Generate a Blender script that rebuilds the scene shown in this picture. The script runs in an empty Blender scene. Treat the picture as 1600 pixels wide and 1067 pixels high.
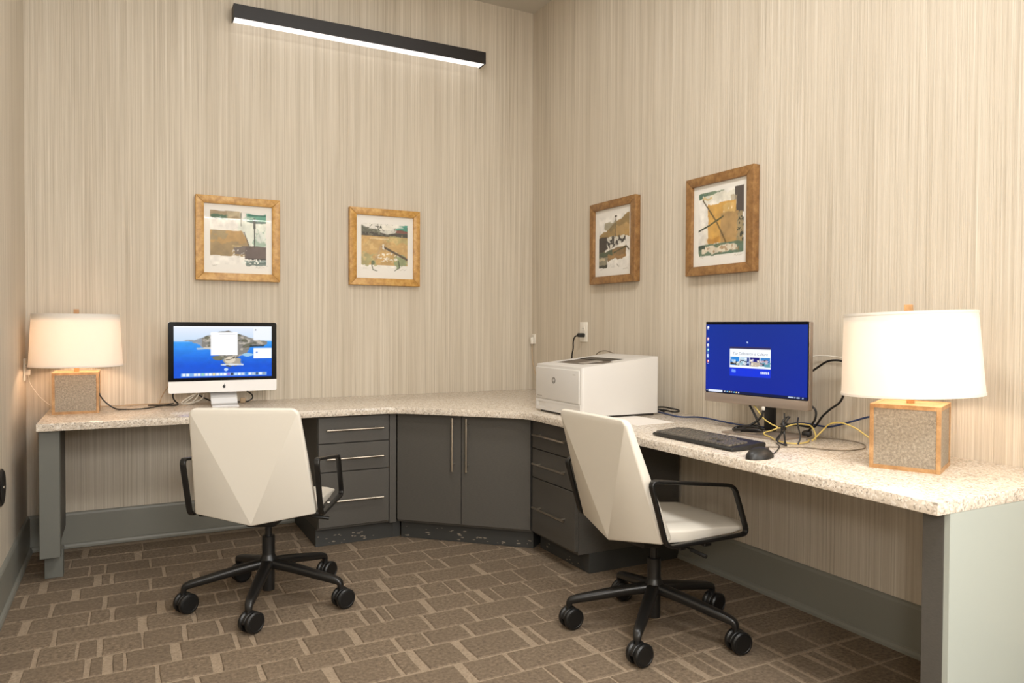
import bpy, bmesh, math, random
import numpy as np
from mathutils import Matrix, Vector, noise
C = bpy.context.scene.collection
S = bpy.context.scene
R = math.radians
random.seed(7)

# ---------------------------------------------------------------- camera
cam_d = bpy.data.cameras.new('camera'); cam = bpy.data.objects.new('camera', cam_d); C.objects.link(cam)
cr = Vector((0.8826994, -0.4699114, 0.0049991)); cu = Vector((0.0047587, 0.0195750, 0.9997971)); cf = Vector((0.4699139, 0.8824965, -0.0195150))
M = Matrix((cr, cu, -cf)).transposed().to_4x4(); M.translation = Vector((-2.56945, -4.70310, 1.21126))
cam.matrix_world = M
cam_d.sensor_width = 36; cam_d.sensor_fit = 'HORIZONTAL'; cam_d.lens = 1163.835 * 36 / 1600
cam_d.shift_x = -18.48 / 1600; cam_d.shift_y = -0.79 / 1600; cam_d.clip_start = .02
S.camera = cam

# ---------------------------------------------------------------- light and exposure
w = bpy.data.worlds.new('world'); S.world = w; w.use_nodes = True
w.node_tree.nodes['Background'].inputs[0].default_value = (.85, .92, 1, 1)
w.node_tree.nodes['Background'].inputs[1].default_value = 1.0
S.view_settings.view_transform = 'Standard'; S.view_settings.look = 'None'
S.view_settings.gamma = 1; S.view_settings.use_curve_mapping = False
S.view_settings.exposure = -0.02
def area(name, loc, aim, sx, sy, e, col):
    d = bpy.data.lights.new(name, 'AREA'); d.shape = 'RECTANGLE'; d.size = sx; d.size_y = sy; d.energy = e; d.color = col
    o = bpy.data.objects.new(name, d); C.objects.link(o); o.location = loc
    o.rotation_euler = (Vector(aim) - Vector(loc)).to_track_quat('-Z', 'Y').to_euler()
    return o
area('wall_washer_light', (-1.55, -.95, 3.42), (-1.55, -.95, 0), 2.2, .12, 8, (1, .99, .97))
area('ceiling_panel_light', (-1.5, -2.6, 3.40), (-1.5, -2.6, 0), .6, .6, 36, (1, .99, .97))
area('ceiling_panel_light', (-1.5, -4.8, 3.40), (-1.5, -4.8, 0), .6, .6, 66, (1, .99, .97))
area('bounce_flash_light', (-2.15, -5.7, 2.2), (-1.3, -.8, .8), .5, .5, 38, (1, .995, .985))
area('camera_flash_light', (-2.50, -4.88, 1.46), (-1.3, -1.2, .8), .22, .16, 15, (1, .995, .985))
area('window_daylight', (.06, -5.7, 1.5), (-2, -5.4, 1.3), 1.4, 1.9, 105, (.95, .985, 1))

# ---------------------------------------------------------------- helpers
def lin(c):
    c = c / 255.0
    return c / 12.92 if c <= .04045 else ((c + .055) / 1.055) ** 2.4
def rgb(r, g, b): return (lin(r), lin(g), lin(b), 1)
def mat(name, col, rough=.5, metal=0, spec=.5, coat=0):
    m = bpy.data.materials.new(name); m.use_nodes = True
    b = m.node_tree.nodes['Principled BSDF']
    b.inputs['Base Color'].default_value = rgb(*col); b.inputs['Roughness'].default_value = rough
    b.inputs['Metallic'].default_value = metal; b.inputs['Specular IOR Level'].default_value = spec
    b.inputs['Coat Weight'].default_value = coat
    return m
class N:
    """small node-graph builder on a material"""
    def __init__(s, m): s.m = m; s.t = m.node_tree; s.n = s.t.nodes; s.b = s.n['Principled BSDF']
    def new(s, k, **kw):
        x = s.n.new(k)
        for a, v in kw.items(): setattr(x, a, v)
        return x
    def link(s, a, b): s.t.links.new(a, b)
    def math(s, op, a, b=None):
        x = s.new('ShaderNodeMath', operation=op)
        for i, v in enumerate((a, b)):
            if v is None: continue
            if isinstance(v, (int, float)): x.inputs[i].default_value = v
            else: s.link(v, x.inputs[i])
        return x.outputs[0]
    def noise(s, vec, scale, detail=2, rough=.5):
        x = s.new('ShaderNodeTexNoise'); x.inputs['Scale'].default_value = scale; x.inputs['Detail'].default_value = detail
        x.inputs['Roughness'].default_value = rough
        if vec is not None: s.link(vec, x.inputs['Vector'])
        return x.outputs['Fac']
    def ramp(s, fac, stops, interp='LINEAR'):
        x = s.new('ShaderNodeValToRGB'); x.color_ramp.interpolation = interp
        e = x.color_ramp.elements
        while len(e) < len(stops): e.new(.5)
        for el, (p, c) in zip(e, stops): el.position = p; el.color = rgb(*c)
        s.link(fac, x.inputs[0]); return x.outputs[0]
    def mix(s, fac, a, b, mode='MIX'):
        x = s.new('ShaderNodeMix', data_type='RGBA', blend_type=mode)
        for sock, v in ((x.inputs[0], fac), (x.inputs[6], a), (x.inputs[7], b)):
            if isinstance(v, (int, float)): sock.default_value = v
            elif isinstance(v, tuple): sock.default_value = v
            else: s.link(v, sock)
        return x.outputs[2]
    def obj(s): return s.new('ShaderNodeTexCoord').outputs['Object']
    def bump(s, h, strength, dist):
        x = s.new('ShaderNodeBump'); x.inputs['Strength'].default_value = strength; x.inputs['Distance'].default_value = dist
        s.link(h, x.inputs['Height']); s.link(x.outputs[0], s.b.inputs['Normal'])

def bevel(bm, off, seg=2, edges=None):
    es = edges if edges is not None else bm.edges[:]
    bmesh.ops.bevel(bm, geom=es, offset=off, segments=seg, profile=.5, affect='EDGES', clamp_overlap=True)
def box(bm, lo, hi, bv=0, seg=2, rot=None, piv=None):
    t = bmesh.new(); bmesh.ops.create_cube(t, size=1)
    for v in t.verts:
        v.co = Vector(((lo[i] + hi[i]) / 2 + v.co[i] * (hi[i] - lo[i]) for i in range(3)))
    if bv: bevel(t, bv, seg)
    if rot is not None:
        p = Vector(piv); bmesh.ops.transform(t, matrix=Matrix.Translation(p) @ rot.to_4x4() @ Matrix.Translation(-p), verts=t.verts)
    merge(bm, t)
def merge(bm, t, M=None):
    me = bpy.data.meshes.new('tmp'); t.to_mesh(me); t.free()
    if M is not None: me.transform(M)
    bm.from_mesh(me); bpy.data.meshes.remove(me)
def BB(lo, hi, bv=0, seg=2):
    bm = bmesh.new(); box(bm, lo, hi, bv, seg); return bm
def prism(bm, pts, z0, z1, bv=0, seg=2, M=None):
    """polygon in XY extruded along Z, then optionally transformed"""
    t = bmesh.new()
    a = [t.verts.new((x, y, z0)) for x, y in pts]; b = [t.verts.new((x, y, z1)) for x, y in pts]
    n = len(pts); t.faces.new(a[::-1]); t.faces.new(b)
    for i in range(n): t.faces.new((a[i], a[(i + 1) % n], b[(i + 1) % n], b[i]))
    bmesh.ops.recalc_face_normals(t, faces=t.faces)
    if bv: bevel(t, bv, seg)
    merge(bm, t, M)
def lathe(bm, prof, n=32, M=None, cap=True):
    t = bmesh.new(); rings = []
    for r, z in prof:
        rings.append([t.verts.new((r * math.cos(2 * math.pi * k / n), r * math.sin(2 * math.pi * k / n), z)) for k in range(n)])
    for a, b in zip(rings, rings[1:]):
        for k in range(n): t.faces.new((a[k], a[(k + 1) % n], b[(k + 1) % n], b[k]))
    if cap: t.faces.new(rings[0][::-1]); t.faces.new(rings[-1])
    bmesh.ops.recalc_face_normals(t, faces=t.faces)
    merge(bm, t, M)
def cr_path(pts, k=8, closed=False):
    P = [Vector(p) for p in pts]; n = len(P); out = []
    segs = n if closed else n - 1
    for i in range(segs):
        g = (lambda j: P[j % n]) if closed else (lambda j: P[max(0, min(n - 1, j))])
        p0, p1, p2, p3 = g(i - 1), g(i), g(i + 1), g(i + 2)
        for q in range(k):
            t = q / k
            out.append(.5 * ((2 * p1) + (-p0 + p2) * t + (2 * p0 - 5 * p1 + 4 * p2 - p3) * t * t + (-p0 + 3 * p1 - 3 * p2 + p3) * t ** 3))
    if not closed: out.append(P[-1])
    return out
def sweep(bm, path, sect, closed=False, up=None):
    """sweep a 2-D section (list of (a,b)) along a path; b axis is kept near `up`"""
    t = bmesh.new(); n = len(path); rings = []; prevu = Vector(up) if up is not None else None
    for i, p in enumerate(path):
        a = path[(i - 1) % n] if (closed or i > 0) else p; b = path[(i + 1) % n] if (closed or i < n - 1) else p
        d = (b - a).normalized()
        if prevu is None: prevu = Vector((0, 0, 1)) if abs(d.z) < .9 else Vector((1, 0, 0))
        side = d.cross(prevu)
        if side.length < 1e-4: side = d.cross(Vector((.3, 1, .2)))
        side.normalize(); u = side.cross(d).normalized()
        if up is None: prevu = u
        rings.append([t.verts.new(p + side * x + u * y) for x, y in sect])
    m = len(sect)
    for i in range(n if closed else n - 1):
        a = rings[i]; b = rings[(i + 1) % n]
        for k in range(m): t.faces.new((a[k], a[(k + 1) % m], b[(k + 1) % m], b[k]))
    if not closed: t.faces.new(rings[0][::-1]); t.faces.new(rings[-1])
    bmesh.ops.recalc_face_normals(t, faces=t.faces)
    merge(bm, t)
def circ(r, n=8): return [(r * math.cos(2 * math.pi * k / n), r * math.sin(2 * math.pi * k / n)) for k in range(n)]
def rrect(a, b, r, k=3):
    out = []
    for sx, sy, a0 in ((1, 1, 0), (-1, 1, 90), (-1, -1, 180), (1, -1, 270)):
        for i in range(k + 1):
            t = R(a0 + 90 * i / k); out.append((sx * (a - r) + r * math.cos(t), sy * (b - r) + r * math.sin(t)))
    return out
def tube(bm, pts, r, k=8, n=8, closed=False, smooth=True):
    sweep(bm, cr_path(pts, k, closed) if smooth else [Vector(p) for p in pts], circ(r, n), closed)
def obj(name, bm, m, parent=None, smooth=True, angle=35):
    me = bpy.data.meshes.new(name); bm.to_mesh(me); bm.free()
    me.materials.append(m)
    if smooth:
        for p in me.polygons: p.use_smooth = True
        if angle: me.set_sharp_from_angle(angle=R(angle))
    o = bpy.data.objects.new(name, me); C.objects.link(o)
    if parent: o.parent = parent
    return o
def thing(name, label, cat, loc=(0, 0, 0), rotz=0, group=None):
    o = bpy.data.objects.new(name, None); C.objects.link(o); o.empty_display_size = .1
    o.location = loc; o.rotation_euler = (0, 0, rotz); tag(o, label, cat, group); return o
def tag(o, label, cat, group=None):
    o['label'] = label; o['category'] = cat
    if group: o['group'] = group
    return o
def struct(name, bm, m, parent=None, smooth=False):
    o = obj(name, bm, m, parent, smooth)
    if not parent: o['kind'] = 'structure'
    return o
def copy_tree(o, parent=None):
    c = o.copy(); C.objects.link(c)
    if parent: c.parent = parent
    for ch in list(o.children): copy_tree(ch, c)
    return c

# ---------------------------------------------------------------- materials
def wallpaper():
    m = mat('strie_wallpaper', (196, 178, 150), .62, spec=.35); g = N(m)
    sx = g.new('ShaderNodeSeparateXYZ'); g.link(g.obj(), sx.inputs[0])
    u = g.math('ADD', sx.outputs[0], sx.outputs[1])
    def vec(zs):
        c = g.new('ShaderNodeCombineXYZ'); g.link(u, c.inputs[0]); g.link(g.math('MULTIPLY', sx.outputs[2], zs), c.inputs[2]); return c.outputs[0]
    fine = g.noise(vec(.005), 165, 3, .72); med = g.noise(vec(.010), 52, 2, .6); broad = g.noise(vec(.03), 6, 2, .5)
    thread = g.noise(vec(.02), 420, 1, .5)
    c1 = g.ramp(fine, [(.30, (132, 120, 102)), (.42, (182, 170, 151)), (.50, (201, 190, 172)), (.57, (212, 202, 186)), (.70, (242, 235, 222))])
    c2 = g.ramp(med, [(.32, (158, 145, 126)), (.5, (201, 189, 171)), (.70, (227, 218, 202))])
    c3 = g.ramp(broad, [(.3, (188, 176, 157)), (.7, (214, 204, 187))])
    c = g.mix(.38, c1, c2); c = g.mix(.25, c, c3)
    c = g.mix(g.math('MULTIPLY', thread, .25), c, rgb(180, 169, 153))
    g.link(c, g.b.inputs['Base Color'])
    g.bump(g.math('ADD', fine, g.math('MULTIPLY', thread, .4)), .8, .003)
    return m
def quartz():
    m = mat('speckled_quartz', (200, 182, 160), .22, spec=.5); g = N(m); ob = g.obj()
    v = g.new('ShaderNodeTexVoronoi'); v.inputs['Scale'].default_value = 185; g.link(ob, v.inputs['Vector'])
    sp = g.new('ShaderNodeSeparateColor'); g.link(v.outputs['Color'], sp.inputs[0])
    c = g.ramp(sp.outputs[0], [(0, (98, 90, 82)), (.08, (150, 138, 125)), (.18, (200, 187, 170)), (.5, (214, 202, 186)), (.82, (238, 232, 223))], 'CONSTANT')
    n = g.noise(ob, 420, 2); c = g.mix(g.math('MULTIPLY', n, .5), c, rgb(200, 186, 168))
    n2 = g.noise(ob, 55, 3, .6); c2 = g.ramp(n2, [(.36, (178, 163, 146)), (.5, (212, 200, 183)), (.66, (232, 223, 210))])
    c = g.mix(.35, c, c2)
    g.link(c, g.b.inputs['Base Color']); return m
def carpet(name, a, b, scale=70):
    m = mat(name, a, .95, spec=.1); g = N(m); ob = g.obj()
    n = g.noise(ob, scale, 4, .7); n2 = g.noise(ob, 9, 3, .6); n3 = g.noise(ob, 900, 1)
    c = g.ramp(n, [(.32, tuple(int(x * .72) for x in a)), (.5, a), (.68, b)])
    c = g.mix(g.math('MULTIPLY', n2, .5), c, rgb(*[int(x * .86) for x in a]))
    oi = g.new('ShaderNodeObjectInfo')
    c = g.mix(g.math('MULTIPLY', oi.outputs['Random'], .35), c, rgb(*[int(x * .82) for x in a]))
    g.link(c, g.b.inputs['Base Color']); g.bump(g.math('ADD', n, n3), .7, .004); return m
def mottled(name, dark, mid, light, rough, scale, metal=0, stretch=None):
    m = mat(name, mid, rough, metal); g = N(m); ob = g.obj()
    if stretch:
        mp = g.new('ShaderNodeMapping'); mp.inputs['Scale'].default_value = stretch; g.link(ob, mp.inputs[0]); ob = mp.outputs[0]
    n = g.noise(ob, scale, 5, .7)
    g.link(g.ramp(n, [(.3, dark), (.5, mid), (.7, light)]), g.b.inputs['Base Color']); return m
M_wall = wallpaper(); M_quartz = quartz()
M_ceil = mat('ceiling_paint', (196, 190, 178), .8, spec=.2)
M_pad = carpet('carpet_pile', (136, 119, 100), (163, 145, 124)); M_joint = carpet('carpet_joint', (180, 160, 137), (200, 181, 158), 130)
M_grey = mat('warm_grey_paint', (128, 127, 118), .45); M_leg = mat('support_paint', (98, 98, 91), .5); M_pale = mat('pale_grey', (166, 171, 163), .4)
M_cab = mottled('charcoal_laminate', (72, 69, 65), (79, 76, 71), (87, 83, 78), .5, 60, 0, (1, 1, 12))
M_kick = mat('black_kick', (58, 58, 56), .6)
M_chip = mat('bare_chipped_edge', (150, 140, 124), .8)
M_steel = mat('brushed_nickel', (205, 196, 182), .28, 1)
M_shag = mottled('shagreen', (116, 106, 92), (146, 134, 117), (176, 164, 146), .55, 120)
M_gold = mottled('antique_gold', (148, 108, 66), (176, 134, 88), (200, 160, 112), .42, 22)
M_goldleaf = mottled('gold_leaf_frame', (152, 108, 48), (186, 140, 70), (208, 168, 100), .38, 28)
M_bronze = mottled('bronze_leaf_frame', (110, 76, 40), (136, 98, 56), (160, 122, 74), .38, 28)
M_black = mat('satin_black', (20, 19, 18), .35); M_blackpl = mat('black_plastic', (24, 23, 22), .45)
M_fixture = mat('dark_bronze_metal', (28, 24, 23), .5)
M_rubber = mat('caster_rubber', (14, 14, 14), .4)
M_cushion = mat('cream_upholstery', (218, 212, 200), .5, spec=.35)
M_printer = mat('printer_white', (208, 204, 198), .4); M_dark = mat('dark_grey_plastic', (58, 52, 47), .4)
M_seamline = mat('seam_grey', (150, 142, 132), .6)
M_silver = mat('aluminium', (206, 205, 204), .32, .55); M_chin = mat('satin_chin', (232, 230, 228), .35, .1)
M_taupe = mat('taupe_metal', (158, 144, 132), .35, .5)
M_glassblack = mat('gloss_black', (4, 4, 7), .15, spec=.2)
M_white = mat('white_plastic', (226, 220, 208), .4)
M_paper = mat('white_paper', (232, 226, 218), .7)
M_blue = mat('blue_cable', (40, 58, 100), .5); M_yellow = mat('yellow_cable', (208, 184, 104), .5)
M_tan = mat('tan_cable', (178, 152, 120), .55); M_greyc = mat('grey_cable', (120, 108, 92), .55)
def emis(name, col, st):
    m = bpy.data.materials.new(name); m.use_nodes = True; t = m.node_tree; t.nodes.clear()
    e = t.nodes.new('ShaderNodeEmission'); e.inputs[0].default_value = rgb(*col); e.inputs[1].default_value = st
    o = t.nodes.new('ShaderNodeOutputMaterial'); t.links.new(e.outputs[0], o.inputs[0]); return m
M_tube = emis('lit_diffuser', (255, 248, 242), 1.3); M_tube2 = emis('lit_diffuser_far', (255, 248, 242), 42)
def vcol(name, emit=0, rough=.6):
    m = mat(name, (255, 255, 255), rough); g = N(m)
    a = g.new('ShaderNodeAttribute', attribute_name='ink')
    if emit:
        g.b.inputs['Base Color'].default_value = (.01, .01, .01, 1); g.b.inputs['Roughness'].default_value = .45; g.b.inputs['Specular IOR Level'].default_value = .08
        g.link(a.outputs['Color'], g.b.inputs['Emission Color']); g.b.inputs['Emission Strength'].default_value = emit
    else: g.link(a.outputs['Color'], g.b.inputs['Base Color'])
    return m
M_print = vcol('printed_sheet'); M_screen = vcol('lit_screen', 1.12)
def shade_mat():
    m = bpy.data.materials.new('linen_shade'); m.use_nodes = True; t = m.node_tree; t.nodes.clear()
    d = t.nodes.new('ShaderNodeBsdfDiffuse'); d.inputs[0].default_value = rgb(242, 238, 230)
    tr = t.nodes.new('ShaderNodeBsdfTranslucent'); tr.inputs[0].default_value = rgb(252, 247, 240)
    mx = t.nodes.new('ShaderNodeMixShader'); mx.inputs[0].default_value = .32
    o = t.nodes.new('ShaderNodeOutputMaterial')
    t.links.new(d.outputs[0], mx.inputs[1]); t.links.new(tr.outputs[0], mx.inputs[2]); t.links.new(mx.outputs[0], o.inputs[0]); return m
M_shade = shade_mat()
def pane_mat():
    m = bpy.data.materials.new('clear_glazing'); m.use_nodes = True; t = m.node_tree; t.nodes.clear()
    tr = t.nodes.new('ShaderNodeBsdfTransparent'); gl = t.nodes.new('ShaderNodeBsdfGlossy'); gl.inputs['Roughness'].default_value = .02
    fr = t.nodes.new('ShaderNodeFresnel'); fr.inputs[0].default_value = 1.5
    mx = t.nodes.new('ShaderNodeMixShader'); o = t.nodes.new('ShaderNodeOutputMaterial')
    gm = t.nodes.new('ShaderNodeNewGeometry'); mu = t.nodes.new('ShaderNodeMath'); mu.operation = 'MULTIPLY'; iv = t.nodes.new('ShaderNodeMath'); iv.operation = 'SUBTRACT'; iv.inputs[0].default_value = 1
    t.links.new(gm.outputs['Backfacing'], iv.inputs[1]); t.links.new(fr.outputs[0], mu.inputs[0]); t.links.new(iv.outputs[0], mu.inputs[1]); t.links.new(mu.outputs[0], mx.inputs[0]); t.links.new(tr.outputs[0], mx.inputs[1]); t.links.new(gl.outputs[0], mx.inputs[2]); t.links.new(mx.outputs[0], o.inputs[0]); return m
M_pane = pane_mat()

# ---------------------------------------------------------------- room shell
W, L, H, T = 3.0425, 6.7, 3.4405, .12
struct('wall_back', BB((-W - T, 0, 0), (T, T, H)), M_wall)
struct('wall_left', BB((-W - T, -L, 0), (-W, 0, H)), M_wall)
b = bmesh.new(); wy0, wy1, wz0, wz1 = -6.45, -4.95, .55, 2.45       # opening for the window beyond the picture
box(b, (0, wy1, 0), (T, 0, H)); box(b, (0, -L, 0), (T, wy0, H)); box(b, (0, wy0, 0), (T, wy1, wz0)); box(b, (0, wy0, wz1), (T, wy1, H))
struct('wall_right', b, M_wall)
struct('wall_front', BB((-W - T, -L - T, 0), (T, -L, H)), M_wall)
struct('ceiling', BB((-W - T, -L - T, H), (T, T, H + T)), M_ceil)
b = bmesh.new()
box(b, (.0, wy0, wz0), (T, wy0 + .05, wz1)); box(b, (.0, wy1 - .05, wz0), (T, wy1, wz1)); box(b, (.0, wy0 + .05, wz0), (T, wy1 - .05, wz0 + .05)); box(b, (.0, wy0 + .05, wz1 - .05), (T, wy1 - .05, wz1))
struct('window_1', b, M_white)
fl = struct('floor', BB((-W - T, -L - T, -.1), (T, T, -.004)), M_joint)
ROWS= [-3.3, -3.13, -2.95, -2.76, -2.58, -2.41, -2.25, -2.065, -1.93, -1.765, -1.595, -1.42, -1.25, -1.087, -0.92, -0.75, -0.58, -0.41, -0.25, -0.08]
JOINTS=[[(-2.64,14),(-2.37,6),(-2.04,6),(-1.92,6),(-1.8,14),(-1.47,6),(-1.14,6),(-0.74,6),(-0.62,6),(-0.29,14)],[(-2.84,30),(-2.64,6),(-2.44,30),(-2.24,6),(-2.12,6),(-1.92,6),(-1.72,6),(-1.45,14),(-1.25,6),(-1.05,6),(-0.72,14),(-0.6,14),(-0.176,6)],[(-2.71,6),(-2.51,14),(-2.39,14),(-2.12,6),(-1.72,14),(-1.6,14),(-1.33,14),(-1.0,14),(-0.531,14),(-0.475,14),(-0.361,14),(-0.296,14),(-0.172,6)],[(-2.84,30),(-2.51,6),(-2.39,14),(-2.27,14),(-1.94,6),(-1.54,30),(-1.096,6),(-0.921,14),(-0.796,30),(-0.727,6),(-0.667,14),(-0.434,14),(-0.24,6)],[(-2.77,30),(-2.37,6),(-2.04,6),(-1.84,6),(-1.72,6),(-1.268,6),(-1.189,14),(-1.021,14),(-0.776,6),(-0.697,6),(-0.367,14)],[(-2.64,14),(-2.24,14),(-1.91,6),(-1.529,30),(-1.343,14),(-1.029,30),(-0.841,14),(-0.441,14)],[(-2.77,6),(-2.44,6),(-2.24,14),(-1.951,30),(-1.728,14),(-1.646,30),(-1.462,30),(-1.204,30),(-1.146,14),(-0.953,6),(-0.553,14),(-0.353,14)],[(-2.77,6),(-2.363,14),(-2.162,14),(-2.035,6),(-1.868,14),(-1.67,14),(-1.549,6),(-1.374,14),(-1.191,14),(-1.054,6),(-0.91,6),(-0.64,14),(-0.37,6)],[(-2.92,6),(-2.482,14),(-2.291,30),(-1.986,14),(-1.793,30),(-1.49,14),(-1.294,14),(-0.993,14),(-0.782,6),(-0.512,30),(-0.312,6)],[(-2.913,30),(-2.701,14),(-2.638,30),(-2.583,6),(-2.415,30),(-2.206,14),(-2.147,14),(-1.922,30),(-1.712,14),(-1.645,14),(-1.598,6),(-1.428,30),(-1.216,6),(-1.157,30),(-1.091,6),(-0.922,6),(-0.719,14),(-0.425,6)],[(-2.871,14),(-2.74,6),(-2.667,14),(-2.524,6),(-2.375,14),(-2.247,14),(-2.022,6),(-1.876,14),(-1.676,14),(-1.524,6),(-1.379,14),(-1.257,6),(-1.182,14),(-1.006,6),(-0.889,6),(-0.703,6),(-0.583,30),(-0.463,6)],[(-2.824,14),(-2.521,30),(-2.33,14),(-2.022,30),(-1.831,6),(-1.522,30),(-1.329,14),(-1.029,30),(-0.841,6),(-0.441,14)],[(-2.937,30),(-2.714,6),(-2.631,14),(-2.445,30),(-2.227,6),(-2.138,6),(-1.949,6),(-1.642,6),(-1.46,14),(-1.218,6),(-1.143,14),(-0.962,6),(-0.692,30),(-0.362,6)],[(-2.858,14),(-2.661,14),(-2.532,6),(-2.165,6),(-2.045,6),(-1.715,14),(-1.563,6),(-1.371,14),(-1.171,6),(-0.771,6),(-0.441,6)],[(-2.972,14),(-2.779,30),(-2.48,14),(-2.28,30),(-2.01,6),(-1.89,30),(-1.491,6),(-1.286,6),(-1.016,6),(-0.686,6),(-0.286,30)],[(-2.915,30),(-2.699,30),(-2.639,14),(-2.417,14),(-2.087,14),(-1.757,14),(-1.487,30),(-1.157,6),(-1.037,30),(-0.637,6),(-0.307,14)],[(-2.74,6),(-2.672,6),(-2.472,6),(-2.142,14),(-1.742,14),(-1.622,14),(-1.222,6),(-0.952,14),(-0.552,14),(-0.222,14)],[(-2.829,6),(-2.524,30),(-2.254,14),(-2.054,6),(-1.724,14),(-1.454,14),(-1.124,14),(-0.724,14),(-0.454,14)],[(-2.77,30),(-2.5,6),(-2.17,14),(-1.9,6),(-1.5,6),(-1.3,14),(-0.97,14),(-0.85,30),(-0.65,30),(-0.38,14)]]
def pad(x0, x1, y0, y1):
    t = bmesh.new(); c = .005
    def edge(x, y): return (x + random.uniform(-.003, .003), y + random.uniform(-.003, .003))
    lo = [edge(x0, y0), edge((x0 + x1) / 2, y0), edge(x1, y0), edge(x1, (y0 + y1) / 2), edge(x1, y1), edge((x0 + x1) / 2, y1), edge(x0, y1), edge(x0, (y0 + y1) / 2)]
    cx, cy = (x0 + x1) / 2, (y0 + y1) / 2; hx, hy = (x1 - x0) / 2, (y1 - y0) / 2
    a = [t.verts.new((x, y, -.006)) for x, y in lo]
    k = [t.verts.new((cx + (x - cx) * (1 - c / max(hx, .012)), cy + (y - cy) * (1 - c / hy), 0)) for x, y in lo]
    n = 8
    for i in range(n): t.faces.new((a[i], a[(i + 1) % n], k[(i + 1) % n], k[i]))
    t.faces.new(k); return t
for r in range(len(ROWS) - 1):
    xs = [(-W, 0)] + list(JOINTS[r]) + [(0, 0)]
    for (xa, wa), (xb, wb) in zip(xs, xs[1:]):
        d0, d1 = random.choice((.003, .004, .004, .006)), random.choice((.003, .004, .004, .006))
        x0, x1 = xa + wa / 2000, xb - wb / 2000
        if x1 - x0 < .02: continue
        bm = pad(x0, x1, ROWS[r] + d0, ROWS[r + 1] - d1)
        obj('carpet_block', bm, M_pad, fl, False)
t = bmesh.new(); rng = random.Random(3); y = -3.31                       # the rest of the same carpet, behind the camera
while y > -L + .2:
    x = -W
    while x < -.05:
        x1 = min(x + rng.uniform(.14, .45), 0); merge(t, pad(x, x1 - .012, y - .16, y)); x = x1
    y -= .168
o = obj('carpet_blocks', t, M_pad, fl, False); o['kind'] = 'stuff'

def base(name, p0, p1, nrm):
    """baseboard with a small cap and a quarter-round shoe, along p0-p1, standing off the wall along nrm"""
    prof = [(0, 0), (.026, 0), (.026, .012), (.022, .022), (.014, .028), (.014, .178), (.010, .188), (.004, .193), (0, .193)]
    t = bmesh.new(); A = Vector(p0); B = Vector(p1); n = Vector(nrm); ra = [t.verts.new(A + n * d + Vector((0, 0, z))) for d, z in prof]
    rb = [t.verts.new(B + n * d + Vector((0, 0, z))) for d, z in prof]; k = len(prof)
    for i in range(k): t.faces.new((ra[i], ra[(i + 1) % k], rb[(i + 1) % k], rb[i]))
    t.faces.new(ra); t.faces.new(rb[::-1]); bmesh.ops.recalc_face_normals(t, faces=t.faces)
    struct(name, t, M_grey)
base('baseboard_back', (-W, 0, 0), (0, 0, 0), (0, -1, 0))
base('baseboard_left', (-W, -L, 0), (-W, 0, 0), (1, 0, 0))
base('baseboard_right', (0, -L, 0), (0, 0, 0), (-1, 0, 0))

# ---------------------------------------------------------------- desk: worktop, supports, cabinets
ZT, TH = .76, .0355; ZB = ZT - TH; D = .72
def arc(c, r, a0, a1, n=6): return [(c[0] + r * math.cos(R(a0 + (a1 - a0) * i / n)), c[1] + r * math.sin(R(a0 + (a1 - a0) * i / n))) for i in range(n + 1)]
def fillet(p, q, s, r, n=6):
    """round the corner q of path p-q-s"""
    p, q, s = Vector(p), Vector(q), Vector(s); a = (p - q).normalized(); c = (s - q).normalized()
    return [tuple(((1 - t) ** 2) * (q + a * r) + 2 * t * (1 - t) * q + t * t * (q + c * r)) for t in [i / n for i in range(n + 1)]]
XL, YR = -2.935, -3.5135
A1, A2 = (-1.262, -D), (-D, -1.262)
outl = [(XL, 0), (0, 0), (0, YR), (-D, YR)] + fillet((-D, -3), A2, A1, .10)[0:] + fillet(A2, A1, (XL, -D), .10) + [(XL, -D)]
b = bmesh.new(); prism(b, outl, ZB, ZT, .003, 2)
o = obj('worktop', b, M_quartz); tag(o, 'L-shaped speckled beige stone worktop running round the corner of the room', 'worktop')

# support at the lamp end of the back-wall run
t = thing('support_panel', 'grey support panel under the worktop end nearest the plain side wall', 'desk support', (-2.885, -.36, 0))
def loc(p, o): return tuple(p[i] - o[i] for i in range(3))
o_ = (-2.885, -.36, 0)
b = bmesh.new(); box(b, loc((-2.93, -.665, .13), o_), loc((-2.848, -.59, ZB), o_), .002, 1); obj('front_post', b, M_leg, t)
b = bmesh.new(); box(b, loc((-2.922, -.535, 0), o_), loc((-2.846, -.46, .135), o_), .002, 1); obj('toe_block', b, M_leg, t)
b = bmesh.new(); box(b, loc((-2.93, -.59, .13), o_), loc((-2.866, -.03, ZB), o_), .002, 1); obj('side_panel', b, M_cab, t)  # charcoal instead of grey: shade behind the post put into the colour
# end panel of the near run
t = thing('end_panel', 'pale grey end panel closing the near end of the worktop', 'desk support', (-.33, -3.475, 0)); o_ = (-.33, -3.475, 0)
b = bmesh.new(); box(b, loc((-.662, -3.512, 0), o_), loc((-.002, -3.494, ZB), o_), .0015, 1); obj('outer_panel', b, M_pale, t)  # lighter grey than the baseboards and inner panel
b = bmesh.new(); box(b, loc((-.662, -3.494, 0), o_), loc((-.632, -3.434, ZB), o_), .0015, 1); obj('front_post', b, M_cab, t)
b = bmesh.new(); box(b, loc((-.632, -3.494, 0), o_), loc((-.03, -3.446, ZB), o_), .0015, 1); obj('inner_panel', b, M_grey, t)

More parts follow.
